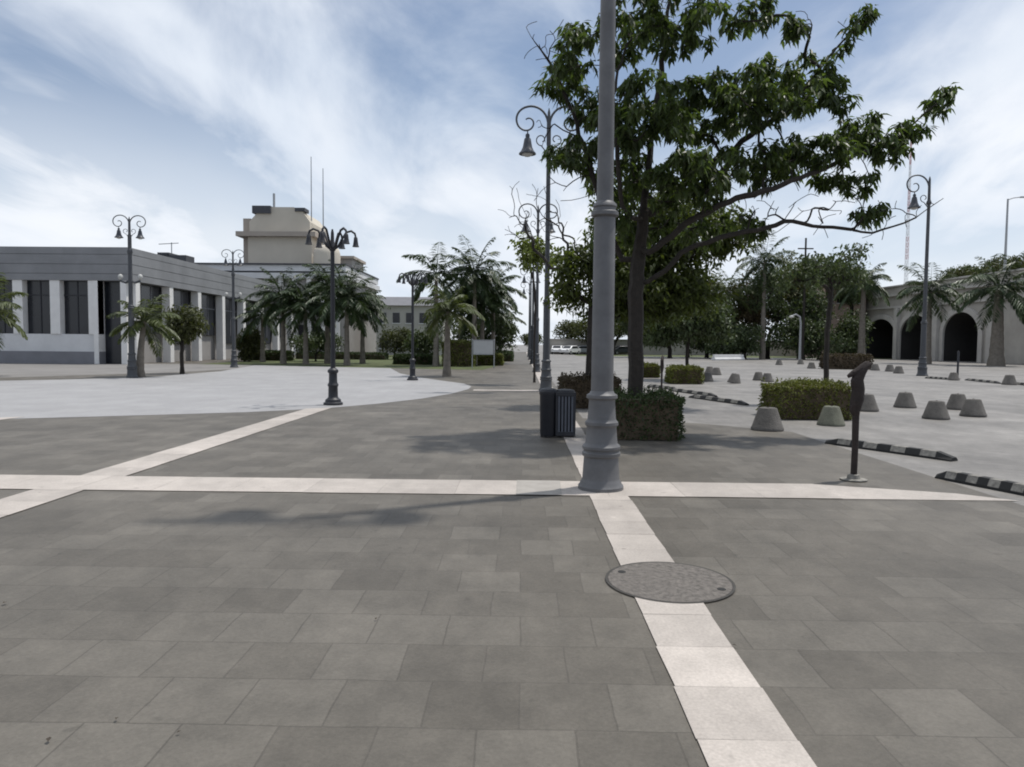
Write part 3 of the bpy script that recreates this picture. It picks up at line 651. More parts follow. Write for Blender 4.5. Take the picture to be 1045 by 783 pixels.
palm_at('green palm cut by the left edge of the photo, in front of the grey building', -14, 384, 318, 2.2, 15, 52, M_PALMY, group=None)
for a_ in [('palm at the left end of the clustered palms, before the low grey building', 289, 0, 304, 2.5, 28, 53, M_PALM, 52), ('palm with tallest crown rising behind the near dark many-armed lamp post', 334, 0, 291, 2.5, 26, 54, M_PALM, 54),
           ('dense palm right of the near dark many-armed lamp post', 354, 0, 306, 2.8, 32, 55, M_PALM, 50), ('palm at the right end of the clustered palms', 370, 0, 313, 2.4, 28, 56, M_PALM, 55), ('lower palm among the clustered palms left of the near dark lamp post', 312, 0, 314, 2.8, 28, 57, M_PALM, 51),
           ('short palm at the foot of the tan tower', 268, 0, 322, 2.4, 16, 58, M_PALM, 57)]:
    palm_at(a_[0], a_[1], 0, a_[3], a_[4], a_[5], a_[6], a_[7], Y=a_[8])
palm_at('leaning palm with pale trunk nearest the path, its base at the plaza edge', 456, 384, 318, 1.8, 17, 60, M_PALMY, lean=(-.25, 0), rt=.13)
for a_ in [('tall feathery palm left of the dark palm group beside the path', 445, 280, 2.9, 16, 61, 50), ('tallest dark palm of the group beside the path', 484, 281, 3.0, 26, 62, 52), ('dark palm at the right end of the group beside the path', 503, 296, 2.7, 26, 63, 56),
           ('lower dark palm filling the group beside the path', 492, 312, 2.8, 28, 64, 54), ('shaggy palm in the middle of the group beside the path', 470, 306, 2.7, 24, 65, 55), ('low dark palm closest to the path edge', 510, 327, 2.2, 24, 66, 60)]:
    palm_at(a_[0], a_[1], 0, a_[2], a_[3], a_[4], a_[5], M_PALM, Y=a_[6])
RP = 'palms in front of the arched overpass'
palm_at('palm with thick trunk standing against the right end of the overpass', 1017, 0, 296, 4.4, 22, 70, M_PALM, Y=66, group=RP, rt=.42)
palm_at('palm behind the tall single-armed lamp post before the overpass', 947, 0, 298, 4.0, 20, 71, M_PALM, Y=72, group=RP, rt=.22)
palm_at('palm at the left end of the overpass arches', 879, 0, 288, 3.8, 20, 72, M_PALM, Y=84, group=RP, rt=.28)
palm_at('tall dark palm rising above the distant tree belt', 778, 0, 268, 4.2, 18, 73, M_PALM, Y=88, group='palms among the distant trees', rt=.22)
palm_at('palm low among the distant trees left of the tall dark palm', 740, 0, 300, 4.0, 18, 74, M_PALMY, Y=90, group='palms among the distant trees', rt=.22)

# --- distant trees
DT = 'distant trees across the parking lot'
far = [(655, 318, 40, 30, 96, M_LEAFD, 'distant dark tree seen just right of the big trunk'), (703, 305, 46, 38, 100, M_LEAFO, 'distant olive tree behind the flat-crowned street tree'),
       (745, 308, 44, 40, 95, mat('leaf_brownish', (0.080, 0.062, 0.034), 0.65, 0.4, 0.4, island=0.4, transl=0.2), 'distant brownish-green tree above the low white barrier'), (785, 312, 40, 36, 92, M_LEAFD, 'distant dark tree below the tall palm'),
       (818, 292, 40, 34, 96, mat('leaf_light_olive', (0.085, 0.085, 0.032), 0.6, 0.4, 0.4, island=0.4, transl=0.25), 'distant light olive tree left of the salmon building'), (838, 318, 34, 34, 90, M_LEAFD, 'distant dark tree behind the curved street light'),
       (846, 278, 32, 18, 104, M_LEAFD, 'distant tree crowning above the salmon building'), (870, 292, 24, 20, 108, M_LEAFD, 'distant tree right above the salmon building roof'),
       (862, 338, 22, 24, 93, M_LEAFD, 'distant dark tree in front of the salmon building'), (684, 345, 36, 16, 92, M_LEAFD, 'distant bushy tree low behind the small yellow hedge'), (760, 344, 40, 16, 90, M_LEAFD, 'distant bushy tree low above the white barrier end'), (820, 345, 36, 16, 88, M_LEAFD, 'distant bushy tree low behind the curved street light'), (722, 340, 34, 18, 98, M_LEAFD, 'distant bushy tree low behind the flat-crowned tree')]
for i, (u, v, ru, rz_, Y, m_, lb) in enumerate(far):
    c = P(u, v, Y); k = Y/F; b_ = Vector((c.x, Y, 0)); rr = random.Random(200+i)
    lo = [(c + Vector((rr.uniform(-.6, .6)*ru*k, rr.uniform(-.5, .5)*ru*k, rr.uniform(-.55, .55)*rz_*k)), (ru*k*rr.uniform(.4, .62), ru*k*.55, rz_*k*rr.uniform(.4, .6)), 26) for _ in range(6)]
    tree('broadleaf_tree', lb, b_, lo, 300+i, m_, cl=30, Ll=0.42, r_tip=0.03, h0=max(.8, c.z-rz_*k*1.05), rmax=0.28, group=DT, seg=5)
for i, (u, v, ru, rz_, Y, lb) in enumerate([(580, 338, 14, 10, 125, 'far tree behind the parked cars, left of the big trunk'), (600, 336, 16, 11, 120, 'far round tree behind the parked cars'), (627, 334, 16, 12, 118, 'far tree behind the parked cars, right of the near lamp post'), (542, 346, 10, 5, 150, 'far low tree closing the end of the path')]):
    c = P(u, v, Y); k = Y/F
    tree('broadleaf_tree', lb, (c.x, Y, 0), [(c, (ru*k, ru*k, rz_*k), 90), (c+Vector((ru*k*.4, 0, rz_*k*.4)), (ru*k*.5, ru*k*.5, rz_*k*.6), 30)], 400+i, M_LEAFO, cl=20, Ll=.4, r_tip=.03, h0=1.4, rmax=.2, group='far trees behind the parked cars', seg=5)
for i, (u, v, ru, rz_, lb) in enumerate([(985, 281, 20, 7, 'tree showing over the overpass deck, left'), (1030, 272, 22, 8, 'tree showing over the overpass deck at the right edge of the photo')]):
    Y = 100; c = P(u, v, Y); k = Y/F
    tree('broadleaf_tree', lb, (c.x, Y, 0), [(c, (ru*k, ru*k, rz_*k), 90)], 420+i, M_LEAFO, cl=24, Ll=.4, r_tip=.03, h0=6, rmax=.25, group='trees behind the overpass', seg=5)

for i, (u, v, ru, rz_, Y, m_, lb) in enumerate([(503, 343, 24, 22, 58, M_LEAFD, 'dark bushy shrub filling under the palms beside the path'), (476, 340, 20, 20, 60, M_LEAFD, 'dark bushy shrub behind the tall bright hedge'), (404, 348, 18, 13, 70, M_LEAFO, 'loose green shrub in front of the pale two-storey house'),
        (432, 350, 16, 12, 62, M_LEAFD, 'dark shrub between the far dark lamp post and the leaning palm'), (322, 350, 26, 9, 60, M_LEAFD, 'low dark shrub between the clustered palm trunks'), (254, 350, 12, 14, 58, M_LEAFO, 'loose shrub at the side wall of the low grey building')]):
    c = P(u, v, Y); k = Y/F
    tree('shrub', lb, (c.x, Y, 0), [(c, (ru*k, ru*k*.8, rz_*k), 70), (c+Vector((ru*k*.4, 0, rz_*k*.35)), (ru*k*.5, ru*k*.5, rz_*k*.6), 24)], 440+i, m_, cl=26, Ll=.26, r_tip=.02, h0=.5, rmax=.08, group='shrubs in the beds across the plaza', seg=5)
b_ = Vector((P(819, 360, 86).x, 86, 0)); zt_ = P(819, 243, 86).z
t = thing('utility_pole', 'thin dark utility pole rising above the distant trees', 'pole', b_)
mb = MB(); mb.tube([(0, 0, 0), (0, 0, zt_)], [.17, .11], 8); mb.build('shaft', M_BARK, t, smooth=True)
mb = MB(); mb.box(-.9, .9, -.06, .06, zt_-1.3, zt_-1.16); mb.build('crossarm', M_BARK, t)

# ------------------------------------------------------------------ low grey building
bl = thing('low_building', 'low flat-roofed grey building with white columns and dark windows across the plaza', 'building', (-26, 48, 0))
X1 = -26.0; Y0 = 48.0; XL = -62.0; YB = 84.0; HT = 7.72; HF = 5.55
def off(mb): return local(mb, (-26, 48, 0))
mb = MB(); mb.box(XL, X1-0.9, Y0+0.9, YB, 0.0, HF+.3); off(mb).build('wall', M_WALLG, bl)
mb = MB(); zs = [HF, HF+.42, HF+.46, HF+1.05, HF+1.09, HF+1.70, HF+1.74, HT]
for i in range(0, 8, 2): mb.box(XL, X1, Y0, YB, zs[i], zs[i+1])
for i in range(1, 7, 2): mb.box(XL+.05, X1-.05, Y0+.05, YB-.05, zs[i]-.001, zs[i+1]+.001)
off(mb).build('fascia', M_FASC_D, bl)
mb = MB(); mb.box(XL+.3, X1-.3, Y0+.3, YB-.3, HT-.05, HT+.06); off(mb).build('roof', M_ROOFD, bl)
xc = [P(u, 330, Y0).x for u in (18, 56, 95)]; sp = xc[1]-xc[0]
cols = [xc[0]-sp*k for k in range(1, 11)] + xc
sill_x1 = xc[2]+0.32
mb = MB(); mb.box(XL, sill_x1, Y0+.12, Y0+.95, 0.82, 1.98); off(mb).build('sill_wall', M_WALLW, bl)
mb = MB(); mb.box(XL, sill_x1+.02, Y0+.06, Y0+.96, 0, .82); off(mb).build('plinth', M_PLINTH, bl)
for x in cols:
    if x < XL+1: continue
    mb = MB(); mb.box(x-.33, x+.33, Y0+.05, Y0+.7, 1.98, HF-.002); off(mb).build('column', M_COLW, bl)
mb = MB(); mb.box(xc[2]+.02, xc[2]+.33, Y0+.02, Y0+.8, 0.0, HF-.002); off(mb).build('column', M_COLW, bl)
for i in range(len(cols)):
    x = sorted(cols)[i]; x2 = x+sp
    if x < XL+1 or x2 > xc[2]+.1: continue
    mb = MB(); mb.box(x+.33, x2-.33, Y0+.55, Y0+.62, 1.98, HF-.01); w_ = off(mb).build('window', M_WIN, bl)
    mb = MB()
    for f in (0.5,): xx = x+(x2-x)*f; mb.box(xx-.03, xx+.03, Y0+.51, Y0+.56, 1.98, HF-.01)
    mb.box(x+.33, x2-.33, Y0+.50, Y0+.555, 4.55, 4.62)
    off(mb).build('frame', M_DARK, w_)
mb = MB(); mb.box(sill_x1+.02, X1-.95, Y0+.80, Y0+.86, 0.0, HF-.01); off(mb).build('door', M_WIN, bl)
mb = MB(); mb.box(X1-.75, X1-.35, Y0+.02, Y0+.42, 0, HF-.002); off(mb).build('column', M_COLW, bl)
ys = [48.9+4.7*k for k in range(8)]
for y in ys:
    mb = MB(); mb.box(X1-.62, X1-.03, y-.28, y+.28, 0, HF-.002); off(mb).build('column', M_COLW, bl)
for i in range(len(ys)-1):
    y0_, y1_ = ys[i]+.28, ys[i+1]-.28
    mb = MB(); mb.box(X1-.80, X1-.72, y0_, y1_, 2.1 if i % 2 == 0 else 1.4, HF-.01); w_ = off(mb).build('window', M_WIN, bl)
    mb = MB()
    for f in (.33, .66): yy = y0_+(y1_-y0_)*f; mb.box(X1-.725, X1-.68, yy-.03, yy+.03, 2.1, HF-.01)
    mb.box(X1-.725, X1-.675, y0_, y1_, 4.3, 4.37); off(mb).build('frame', M_PLINTH, w_)
# rooftop box
rb = P(180, 262, 62); t = thing('rooftop_unit', 'dark box with a thin mast on the roof of the low grey building', 'rooftop unit', (rb.x, 62, HT+.06))
mb = MB(); mb.box(-.9, 1.2, -.8, .8, 0, 1.05); mb.box(-1.2, -.2, -.9, .9, 1.05, 1.25); mb.build('casing', M_ROOFD, t, bevel=.03)
mb = MB(); mb.tube([(-.4, 0, 1.2), (-.4, 0, 2.2)], .04, 6); mb.tube([(-1.5, 0, 2.05), (.2, 0, 2.15)], .035, 6); mb.build('mast', M_STEEL, t)

# ------------------------------------------------------------------ tan tower block
tb = thing('tower_building', 'tan windowless tower block on a flat-roofed base behind the palms', 'building', (-32, 95, 0))
def off2(mb): return local(mb, (-32, 95, 0))
xa, xb = P(180, 300, 92).x, P(352, 300, 92).x
mb = MB(); mb.box(xa, xb, 92, 112, 0, 9.6); off2(mb).build('base_wall', M_WALLG, tb)
mb = MB(); mb.box(xa-.4, xb+.4, 91.4, 112.4, 9.6, 10.3); mb.box(xa-.2, xb+.2, 91.7, 112.2, 10.55, 11.3); off2(mb).build('parapet', M_WALLW, tb)
mb = MB(); mb.box(xa+.1, xb-.1, 92.0, 112, 10.28, 10.57); mb.box(xa-.3, xb+.3, 91.5, 112.3, 11.3, 11.5); off2(mb).build('roof', M_ROOFD, tb)
n_ = 12
for i in range(n_):
    x = xa+(xb-xa)*(i+.5)/n_
    mb = MB(); mb.box(x-.28, x+.28, 91.55, 91.98, 0, 9.59); off2(mb).build('column', M_COLW, tb)
for i in range(n_-1):
    x = xa+(xb-xa)*(i+1)/n_
    for z0 in (1.2, 5.6):
        mb = MB(); mb.box(x-.55, x+.55, 91.9, 91.99, z0, z0+2.6); off2(mb).build('window', M_WIN, tb)
ta, tbx = P(253, 250, 95).x, P(318, 250, 95).x; zl = P(290, 240, 95).z; zt = P(290, 211, 95).z; zs_ = P(250, 222, 95).z
mb = MB(); mb.box(ta, tbx, 95, 104, 11.4, zl-.25); off2(mb).build('tower_wall', M_BEIGE, tb)
mb = MB()
xt0, xt1 = P(262, 230, 95).x, P(310, 230, 95).x
poly = [(ta+.1, zl+.35), (tbx-.3, zl+.35), (tbx-.3, P(0, 224, 95).z), (tbx-1.3, zt-.5), (tbx-2.4, zt), (ta+1.4, zt), (ta+1.1, zt-.8), (ta+.1, zs_-.5)]
mb.extrude(poly, (0, 0, 0), (1, 0, 0), (0, 0, 1), (0, 1, 0), 95.3, 103.5); off2(mb).build('upper_wall', M_BEIGE, tb)
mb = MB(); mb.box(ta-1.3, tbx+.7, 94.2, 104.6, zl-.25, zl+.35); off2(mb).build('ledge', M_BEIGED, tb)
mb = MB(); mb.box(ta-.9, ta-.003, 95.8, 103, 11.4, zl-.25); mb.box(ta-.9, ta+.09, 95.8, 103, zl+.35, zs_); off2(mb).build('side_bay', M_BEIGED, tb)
mb = MB(); mb.box(xt0-.6, xt0+1.8, 95.0, 97, zt-.85, zt+.12); mb.box(tbx-2.2, tbx-.9, 95.1, 97, zt-.55, zt-.1); off2(mb).build('vent', M_ROOFD, tb)
mb = MB(); x = P(277, 205, 96).x; mb.tube([(x, 97, zt), (x, 97, P(277, 196, 96).z)], .16, 8); off2(mb).build('pipe', M_STEEL, tb)
for u, vt in ((318, 160), (330, 172)):
    x = P(u, 250, 97).x; mb = MB(); mb.tube([(x, 97, 11.4), (x, 97, P(u, vt, 97).z)], [.10, .05], 6); off2(mb).build('antenna', M_STEEL, tb)
mb = MB(); wx0, wx1 = P(319, 260, 96).x, P(359, 260, 96).x; wz = P(350, 264, 96).z; mb.box(wx0, wx1, 96.2, 103, 11.4, wz); off2(mb).build('lower_block', M_WALLG, tb)
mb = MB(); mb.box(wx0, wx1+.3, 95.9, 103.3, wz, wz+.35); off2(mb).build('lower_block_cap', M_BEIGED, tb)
# rounded tank wing
x0, x1 = P(318, 255, 93).x, P(345, 255, 93).x
wt = thing('water_tank', 'cream round-topped tank on the roof beside the tan tower', 'tank', ((x0+x1)/2, 94, 11.5))
r_ = (x1-x0)/2; mb = MB(); zt2 = P(330, 249, 93).z-11.5
mb.lathe([(r_*.94, 0), (r_, .1), (r_, zt2*.55), (r_*.9, zt2*.8), (r_*.6, zt2*.95), (.05, zt2)], 24); mb.build('shell', M_BEIGE, wt, smooth=True)
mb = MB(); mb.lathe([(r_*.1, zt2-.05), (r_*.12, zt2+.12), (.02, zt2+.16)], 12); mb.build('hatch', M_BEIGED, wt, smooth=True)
# two storey house behind
hx0, hx1 = P(384, 330, 96).x, P(452, 330, 96).x; hz = P(410, 312, 96).z
hs = thing('pale_house', 'pale two-storey house with grey roof behind the far dark lamp post', 'building', ((hx0+hx1)/2, 96, 0)); ho = ((hx0+hx1)/2, 96, 0)
mb = MB(); mb.box(hx0, hx1, 96, 106, 0, hz); local(mb, ho).build('wall', mat('pale_render', (0.40, .385, .35), .85, .12, .4), hs)
mb = MB(); mb.extrude([(-.5, hz), (10.5, hz), (9, hz+1.2), (1, hz+1.2)], (hx0-.4, 96, 0), (0, 1, 0), (0, 0, 1), (1, 0, 0), 0, hx1-hx0+.8); local(mb, ho).build('roof', M_PLINTH, hs)
for i in range(5):
    x = hx0+(hx1-hx0)*(i+.5)/5
    for z0 in (.9, hz-2.3):
        mb = MB(); mb.box(x-.45, x+.45, 95.93, 95.99, z0, z0+1.35); w_ = local(mb, ho).build('window', M_WIN, hs)
        mb = MB(); mb.box(x-.55, x+.55, 95.86, 95.95, z0-.12, z0-.003); local(mb, ho).build('sill', M_WALLW, w_)
# notice board
q = G(493, 376); t = thing('notice_board', 'pale grey notice board on two posts beside the path hedge', 'sign', (q.x, q.y, 0))
mb = MB(); mb.box(-.64, .64, -.03, .03, .92, 1.78); mb.build('board', M_BOARD, t, bevel=.01)
mb = MB(); mb.box(-.66, .66, -.05, .05, 1.78, 1.83); mb.box(-.66, .66, -.05, .05, .87, .92); mb.build('frame', M_STEEL, t)
for sx in (-.70, .70): mb = MB(); mb.tube([(sx, 0, 0), (sx, 0, 1.88)], .035, 8); mb.build('post', M_STEEL, t)

# ------------------------------------------------------------------ arched overpass
ov = thing('arched_overpass', 'grey stone overpass with three dark arches across the parking lot', 'bridge', (51, 85, 0)); OO = (51, 85, 0)
XW = 51.0
def yat(u): # where the sight line through column u meets the wall plane
    d = ray(u, 360); return XW*d.y/d.x
arch = [(yat(999), yat(963)), (yat(951), yat(919)), (yat(914), yat(884))]
apex = [5.75, 5.75, 5.6]; spring = [3.2, 3.2, 3.1]
deck = lambda y: 8.35 + (y-58)*0.012
YA, YE = 50.0, 122.0
def archpts(y0, y1, sp_, ap, n=18): return [((y0+y1)/2 + (y0-y1)/2*math.cos(PI*i/n), sp_+(ap-sp_)*math.sin(PI*i/n)) for i in range(n+1)]
mb = MB()
def wallquad(ya, za, yb, zb, yc, zc, yd, zd): mb.quad((XW, ya, za), (XW, yb, zb), (XW, yc, zc), (XW, yd, zd))
edges = [YA]
for (a0, a1) in arch: edges += [a0, a1]
edges.append(YE)
for i in range(0, len(edges), 2): wallquad(edges[i], 0, edges[i], deck(edges[i]), edges[i+1], deck(edges[i+1]), edges[i+1], 0)
for (a0, a1), ap, sp_ in zip(arch, apex, spring):
    pts = archpts(a0, a1, sp_, ap)
    for i in range(len(pts)-1):
        (ya, za), (yb, zb) = pts[i], pts[i+1]; wallquad(ya, za, ya, deck(ya), yb, deck(yb), yb, zb)
mb.quad((XW, YA, 0), (XW+14, YA, 0), (XW+14, YA, deck(YA)), (XW, YA, deck(YA))); mb.quad((XW, YE, 0), (XW, YE, deck(YE)), (XW+14, YE, deck(YE)), (XW+14, YE, 0))
mb.quad((XW, YA, deck(YA)), (XW+14, YA, deck(YA)), (XW+14, YE, deck(YE)), (XW, YE, deck(YE)))
mb.quad((XW+14, YA, 0), (XW+14, YE, 0), (XW+14, YE, deck(YE)), (XW+14, YA, deck(YA)))
local(mb, OO).build('wall', M_STONE, ov)
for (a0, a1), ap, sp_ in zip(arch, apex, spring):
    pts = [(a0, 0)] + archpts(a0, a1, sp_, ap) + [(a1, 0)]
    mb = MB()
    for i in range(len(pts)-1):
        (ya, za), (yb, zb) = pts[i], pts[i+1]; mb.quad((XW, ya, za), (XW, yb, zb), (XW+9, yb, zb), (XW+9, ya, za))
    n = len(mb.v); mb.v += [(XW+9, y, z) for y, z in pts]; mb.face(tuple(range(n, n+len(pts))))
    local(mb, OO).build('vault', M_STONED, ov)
    big_ = [(a0-.75, 0)] + archpts(a0-.75, a1+.75, sp_, ap+.65) + [(a1+.75, 0)]
    mb = MB()
    for i in range(len(pts)-1):
        A_, B_, C_, D_ = pts[i], pts[i+1], big_[i+1], big_[i]
        mb.quad((XW-.22, *A_), (XW-.22, *B_), (XW-.22, *C_), (XW-.22, *D_)); mb.quad((XW-.22, *D_), (XW-.22, *C_), (XW, *C_), (XW, *D_)); mb.quad((XW-.22, *B_), (XW-.22, *A_), (XW, *A_), (XW, *B_))
    local(mb, OO).build('arch_ring', M_STONEL, ov)
mb = MB()
for (dz0, dz1, o_) in ((-.25, .0, .35), (-1.9, -1.65, .25), (1.0, 1.18, .30)):
    n = len(mb.v)
    for y in (YA-.2, YE+.2):
        mb.v += [(XW-o_, y, deck(y)+dz0), (XW+.3, y, deck(y)+dz0), (XW+.3, y, deck(y)+dz1), (XW-o_, y, deck(y)+dz1)]
    for qd in ((0, 1, 2, 3), (7, 6, 5, 4), (0, 4, 5, 1), (1, 5, 6, 2), (2, 6, 7, 3), (3, 7, 4, 0)): mb.face(tuple(n+i for i in qd))
local(mb, OO).build('cornice', M_STONEL, ov)
mb = MB(); n = len(mb.v)
for y in (YA, YE): mb.v += [(XW-.1, y, deck(y)), (XW+.15, y, deck(y)), (XW+.15, y, deck(y)+1.0), (XW-.1, y, deck(y)+1.0)]
for qd in ((0, 1, 2, 3), (7, 6, 5, 4), (0, 4, 5, 1), (1, 5, 6, 2), (2, 6, 7, 3), (3, 7, 4, 0)): mb.face(tuple(n+i for i in qd))
local(mb, OO).build('parapet', M_STONE, ov)
for y in (arch[0][0]-2.4, (arch[0][1]+arch[1][0])/2, (arch[1][1]+arch[2][0])/2, arch[2][1]+2.0):
    mb = MB(); mb.box(XW-.55, XW-.01, y-.45, y+.45, 0, deck(y)-1.95); local(mb, OO).build('pilaster', M_STONEL, ov)
# side ramp wall, further left, with salmon building
sx0, sx1 = P(842, 300, 108).x, P(884, 300, 108).x
sb_ = thing('salmon_building', 'salmon flat-roofed building half hidden by trees left of the overpass', 'building', ((sx0+sx1)/2, 108, 0)); so_ = ((sx0+sx1)/2, 108, 0)
zt_ = P(860, 287, 108).z; mb = MB(); mb.box(sx0, sx1, 108, 118, 0, zt_-.8); local(mb, so_).build('wall', M_PINK, sb_)
mb = MB(); mb.box(sx0-.5, sx1+.5, 107.4, 118.5, zt_-.8, zt_); local(mb, so_).build('roof', M_WALLG, sb_)
for i in range(4):
    x = sx0+(sx1-sx0)*(i+.5)/4
    mb = MB(); mb.box(x-.5, x+.5, 107.93, 107.99, zt_-3.2, zt_-1.7); w_ = local(mb, so_).build('window', M_WIN, sb_)
    mb = MB(); mb.box(x-.6, x+.6, 107.85, 107.95, zt_-3.32, zt_-3.203); local(mb, so_).build('sill', M_WALLW, w_)
# long boundary wall behind the distant trees
mb = MB(); mb.box(4, 62, 121.5, 122, 0, 2.4); mb.box(3.9, 62.1, 121.4, 122.1, 2.4, 2.55)
tag(mb.build('boundary_wall', M_STONE), 'long low dark wall behind the distant trees across the lot', 'wall')

# street light on the deck, mast, curved light
q = P(1015, 300, 62); t = thing('street_light', 'slim grey street light with short arm standing on the overpass', 'street light', (51.9, 79.5, deck(79.5)))
zt_ = P(1015, 203, 79.5).z-deck(79.5); mb = MB(); mb.tube([(0, 0, 0), (0, 0, zt_*.5), (0, 0, zt_)], [.16, .12, .09], 8); mb.build('pole', M_STEEL, t, smooth=True)
mb = MB(); mb.tube([(0, 0, zt_-.1), (.6, 0, zt_+.1), (1.4, 0, zt_+.2)], .055, 6); ar = mb.build('arm', M_STEEL, t, smooth=True)
mb = MB(); mb.box(1.3, 2.0, -.14, .14, zt_+.12, zt_+.27); mb.build('lamp_head', M_STEEL, ar, bevel=.03)
q = G(816, 370); t = thing('street_light', 'small curved-neck street light before the distant trees', 'street light', q)
zt_ = P(812, 321, q.y).z; mb = MB(); mb.tube([(0, 0, 0), (0, 0, zt_*.8), (-.1, 0, zt_*.95), (-.5, 0, zt_), (-.9, 0, zt_-.15)], [.14, .10, .09, .08, .07], 8); mb.build('pole', M_STEEL, t, smooth=True)
mb = MB(); mb.lathe([(.05, .1), (.22, .02), (.24, -.08), (.1, -.16), (.02, -.18)], 12, (-.95, 0, zt_-.2)); mb.build('lamp_head', M_GLASSW, t, smooth=True)
t = thing('radio_mast', 'thin red and white radio mast far behind the overpass', 'mast', (P(924, 300, 200).x, 200, 0))
zt_ = P(924, 144, 200).z
segs = 9
mb = MB()
for i in range(segs):
    mb.cur = i % 2
    z0, z1 = zt_*i/segs, zt_*(i+1)/segs; w0, w1 = .42-.28*i/segs, .42-.28*(i+1)/segs
    for (sx, sy) in ((1, 1), (1, -1), (-1, 1), (-1, -1)): mb.tube([(sx*w0, sy*w0, z0), (sx*w1, sy*w1, z1)], .05, 4)
    st = 4
    for j in range(st):
        f0, f1 = j/st, (j+1)/st; za, zb = z0+(z1-z0)*f0, z0+(z1-z0)*f1; wa, wb = w0+(w1-w0)*f0, w0+(w1-w0)*f1
        for (ax, ay, bx, by) in ((-1, -1, 1, -1), (1, -1, 1, 1), (1, 1, -1, 1), (-1, 1, -1, -1)): mb.tube([(ax*wa, ay*wa, za), (bx*wb, by*wb, zb)], .03, 3)
mb.build('lattice', [M_RED, M_WALLW], t)
mb = MB(); mb.tube([(0, 0, zt_), (0, 0, zt_+4)], .06, 5); mb.build('aerial', M_STEEL, t)

# ------------------------------------------------------------------ bollards
BG = 'squat concrete bollards on the parking lot'
bol = [(783, 438.5, .29, 'squat concrete bollard standing alone left of the yellow-green hedge', 0), (848, 433.5, .26, 'greenish squat bollard right in front of the yellow-green hedge', 1),
       (884, 419, .28, 'squat concrete bollard half hidden behind the bent dark post', 0), (923.5, 415.5, .27, 'squat concrete bollard alone just right of the bent dark post', 0), (955, 427, .27, 'squat concrete bollard nearest of the three at the right', 0),
       (977, 417.5, .27, 'squat concrete bollard half hidden behind the front one of a touching pair', 0), (993, 424.5, .27, 'squat concrete bollard at the front of a touching pair on the right', 0), (1030, 392.5, .29, 'squat bollard at the right edge below the overpass', 0),
       (973, 388, .26, 'squat bollard with a thin pole behind it below the overpass', 0), (749, 391, .28, 'tilting squat bollard in the middle of the lot', 0), (774, 388, .26, 'left squat bollard of a pair in the middle of the lot', 0), (783, 389.5, .26, 'right squat bollard of a pair in the middle of the lot', 0),
       (724, 381.5, .28, 'squat bollard left, farthest of those in the middle of the lot', 0), (731, 382.5, .27, 'squat bollard touching the farthest middle one', 0), (722, 389, .26, 'squat bollard beside the small yellow hedge of the far tree', 0), (795, 372.5, .30, 'tiny far bollard in front of the white barrier', 0),
       (817, 371.8, .30, 'tiny far bollard at the foot of the curved-neck street light', 0), (828, 376, .3, 'dark far bollard left of the reddish hedge', 0), (893, 378, .30, 'far bollard just right of the reddish hedge', 0), (908, 379, .30, 'far bollard left of the single-armed lamp post', 0), (917, 381, .30, 'far bollard touching the foot of the single-armed lamp post', 0)]
protos = {}
for (u, v, r_, lb, k) in bol:
    b_ = G(u, v)
    if k not in protos:
        t = thing('bollard', lb, 'bollard', b_, 0, BG)
        mb = MB(); mb.lathe([(.285, 0), (.285, .03), (.272, .05), (.165, .375), (.15, .395), (.12, .402), (.001, .404)], 28); mb.build('body', (M_CONC, M_CONCG)[k], t, smooth=True)
        mb = MB(); mb.lathe([(.022, .400), (.024, .412), (.001, .414)], 10); mb.build('lifting_plug', M_RUST, t)
        protos[k] = t
    else:
        t = dup(protos[k]); t.location = b_; tag(t, lb, 'bollard', BG)
    s_ = r_/.28; t.scale = (s_, s_, s_); t.rotation_euler = (R(9) if 'tilting' in lb else R(random.Random(u).uniform(-1.5, 1.5)), 0, u)
t = thing('marker_pole', 'thin short pole behind a bollard below the overpass', 'pole', G(977, 387))
hh = P(977, 358, G(977, 387).y).z; mb = MB(); mb.lathe([(.08, 0), (.08, .04), (.05, .06), (.05, hh-.05), (.02, hh)], 10); mb.build('shaft', M_DARK, t, smooth=True); mb = MB(); mb.lathe([(.14, 0), (.14, .03), (.05, .05)], 12); mb.build('foot', M_CONC, t)

# ------------------------------------------------------------------ wheel stops
WG = 'black and white wheel stops in the angled parking bays'
def make_stop(Ls):
    mb = MB(); hw, hh = .085, .11; n_ = 9
    prof = [(-hw, 0), (-hw, .03), (-hw*.55, hh), (hw*.55, hh), (hw, .03), (hw, 0)]
    for i in range(n_):
        mb.cur = 1 if i % 2 else 0; x0, x1 = Ls*(i/n_), Ls*((i+1)/n_)
        s0 = .45 if i == 0 else 1; s1 = .45 if i == n_-1 else 1
        n = len(mb.v)
        mb.v += [(x0, p_[0], p_[1]*s0) for p_ in prof] + [(x1, p_[0], p_[1]*s1) for p_ in prof]
        for j in range(6):
            j2 = (j+1) % 6
            mb.cur = 1 if (i % 2 and j in (1, 2, 3)) and j == 2 or (i % 2 and j == 1) else 0
            mb.face((n+j, n+j2, n+6+j2, n+6+j))
        mb.cur = 0
        if i == 0: mb.face(tuple(n+j for j in range(6)))
        if i == n_-1: mb.face(tuple(n+6+j for j in reversed(range(6))))
    return mb
stops = [((845, 452), (974, 470), 'black and white wheel stop right behind the bent dark post'), ((959, 487), (1062, 507), 'black and white wheel stop cut by the right edge of the photo, nearest'),
         ((705, 405.5), (762, 413.5), 'wheel stop nearest of the three beyond the large tree'), ((684, 398.5), (730, 405), 'middle wheel stop of the three beyond the large tree'), ((662, 394.5), (690, 398), 'farthest wheel stop of the three beyond the large tree'),
         ((945, 386), (968, 387.5), 'dark kerb stop right of the single-armed lamp post'), ((986, 388), (1020, 391.5), 'dark kerb stop between the two bollards below the overpass'), ((1036, 392), (1070, 396), 'dark kerb stop at the right edge below the overpass')]
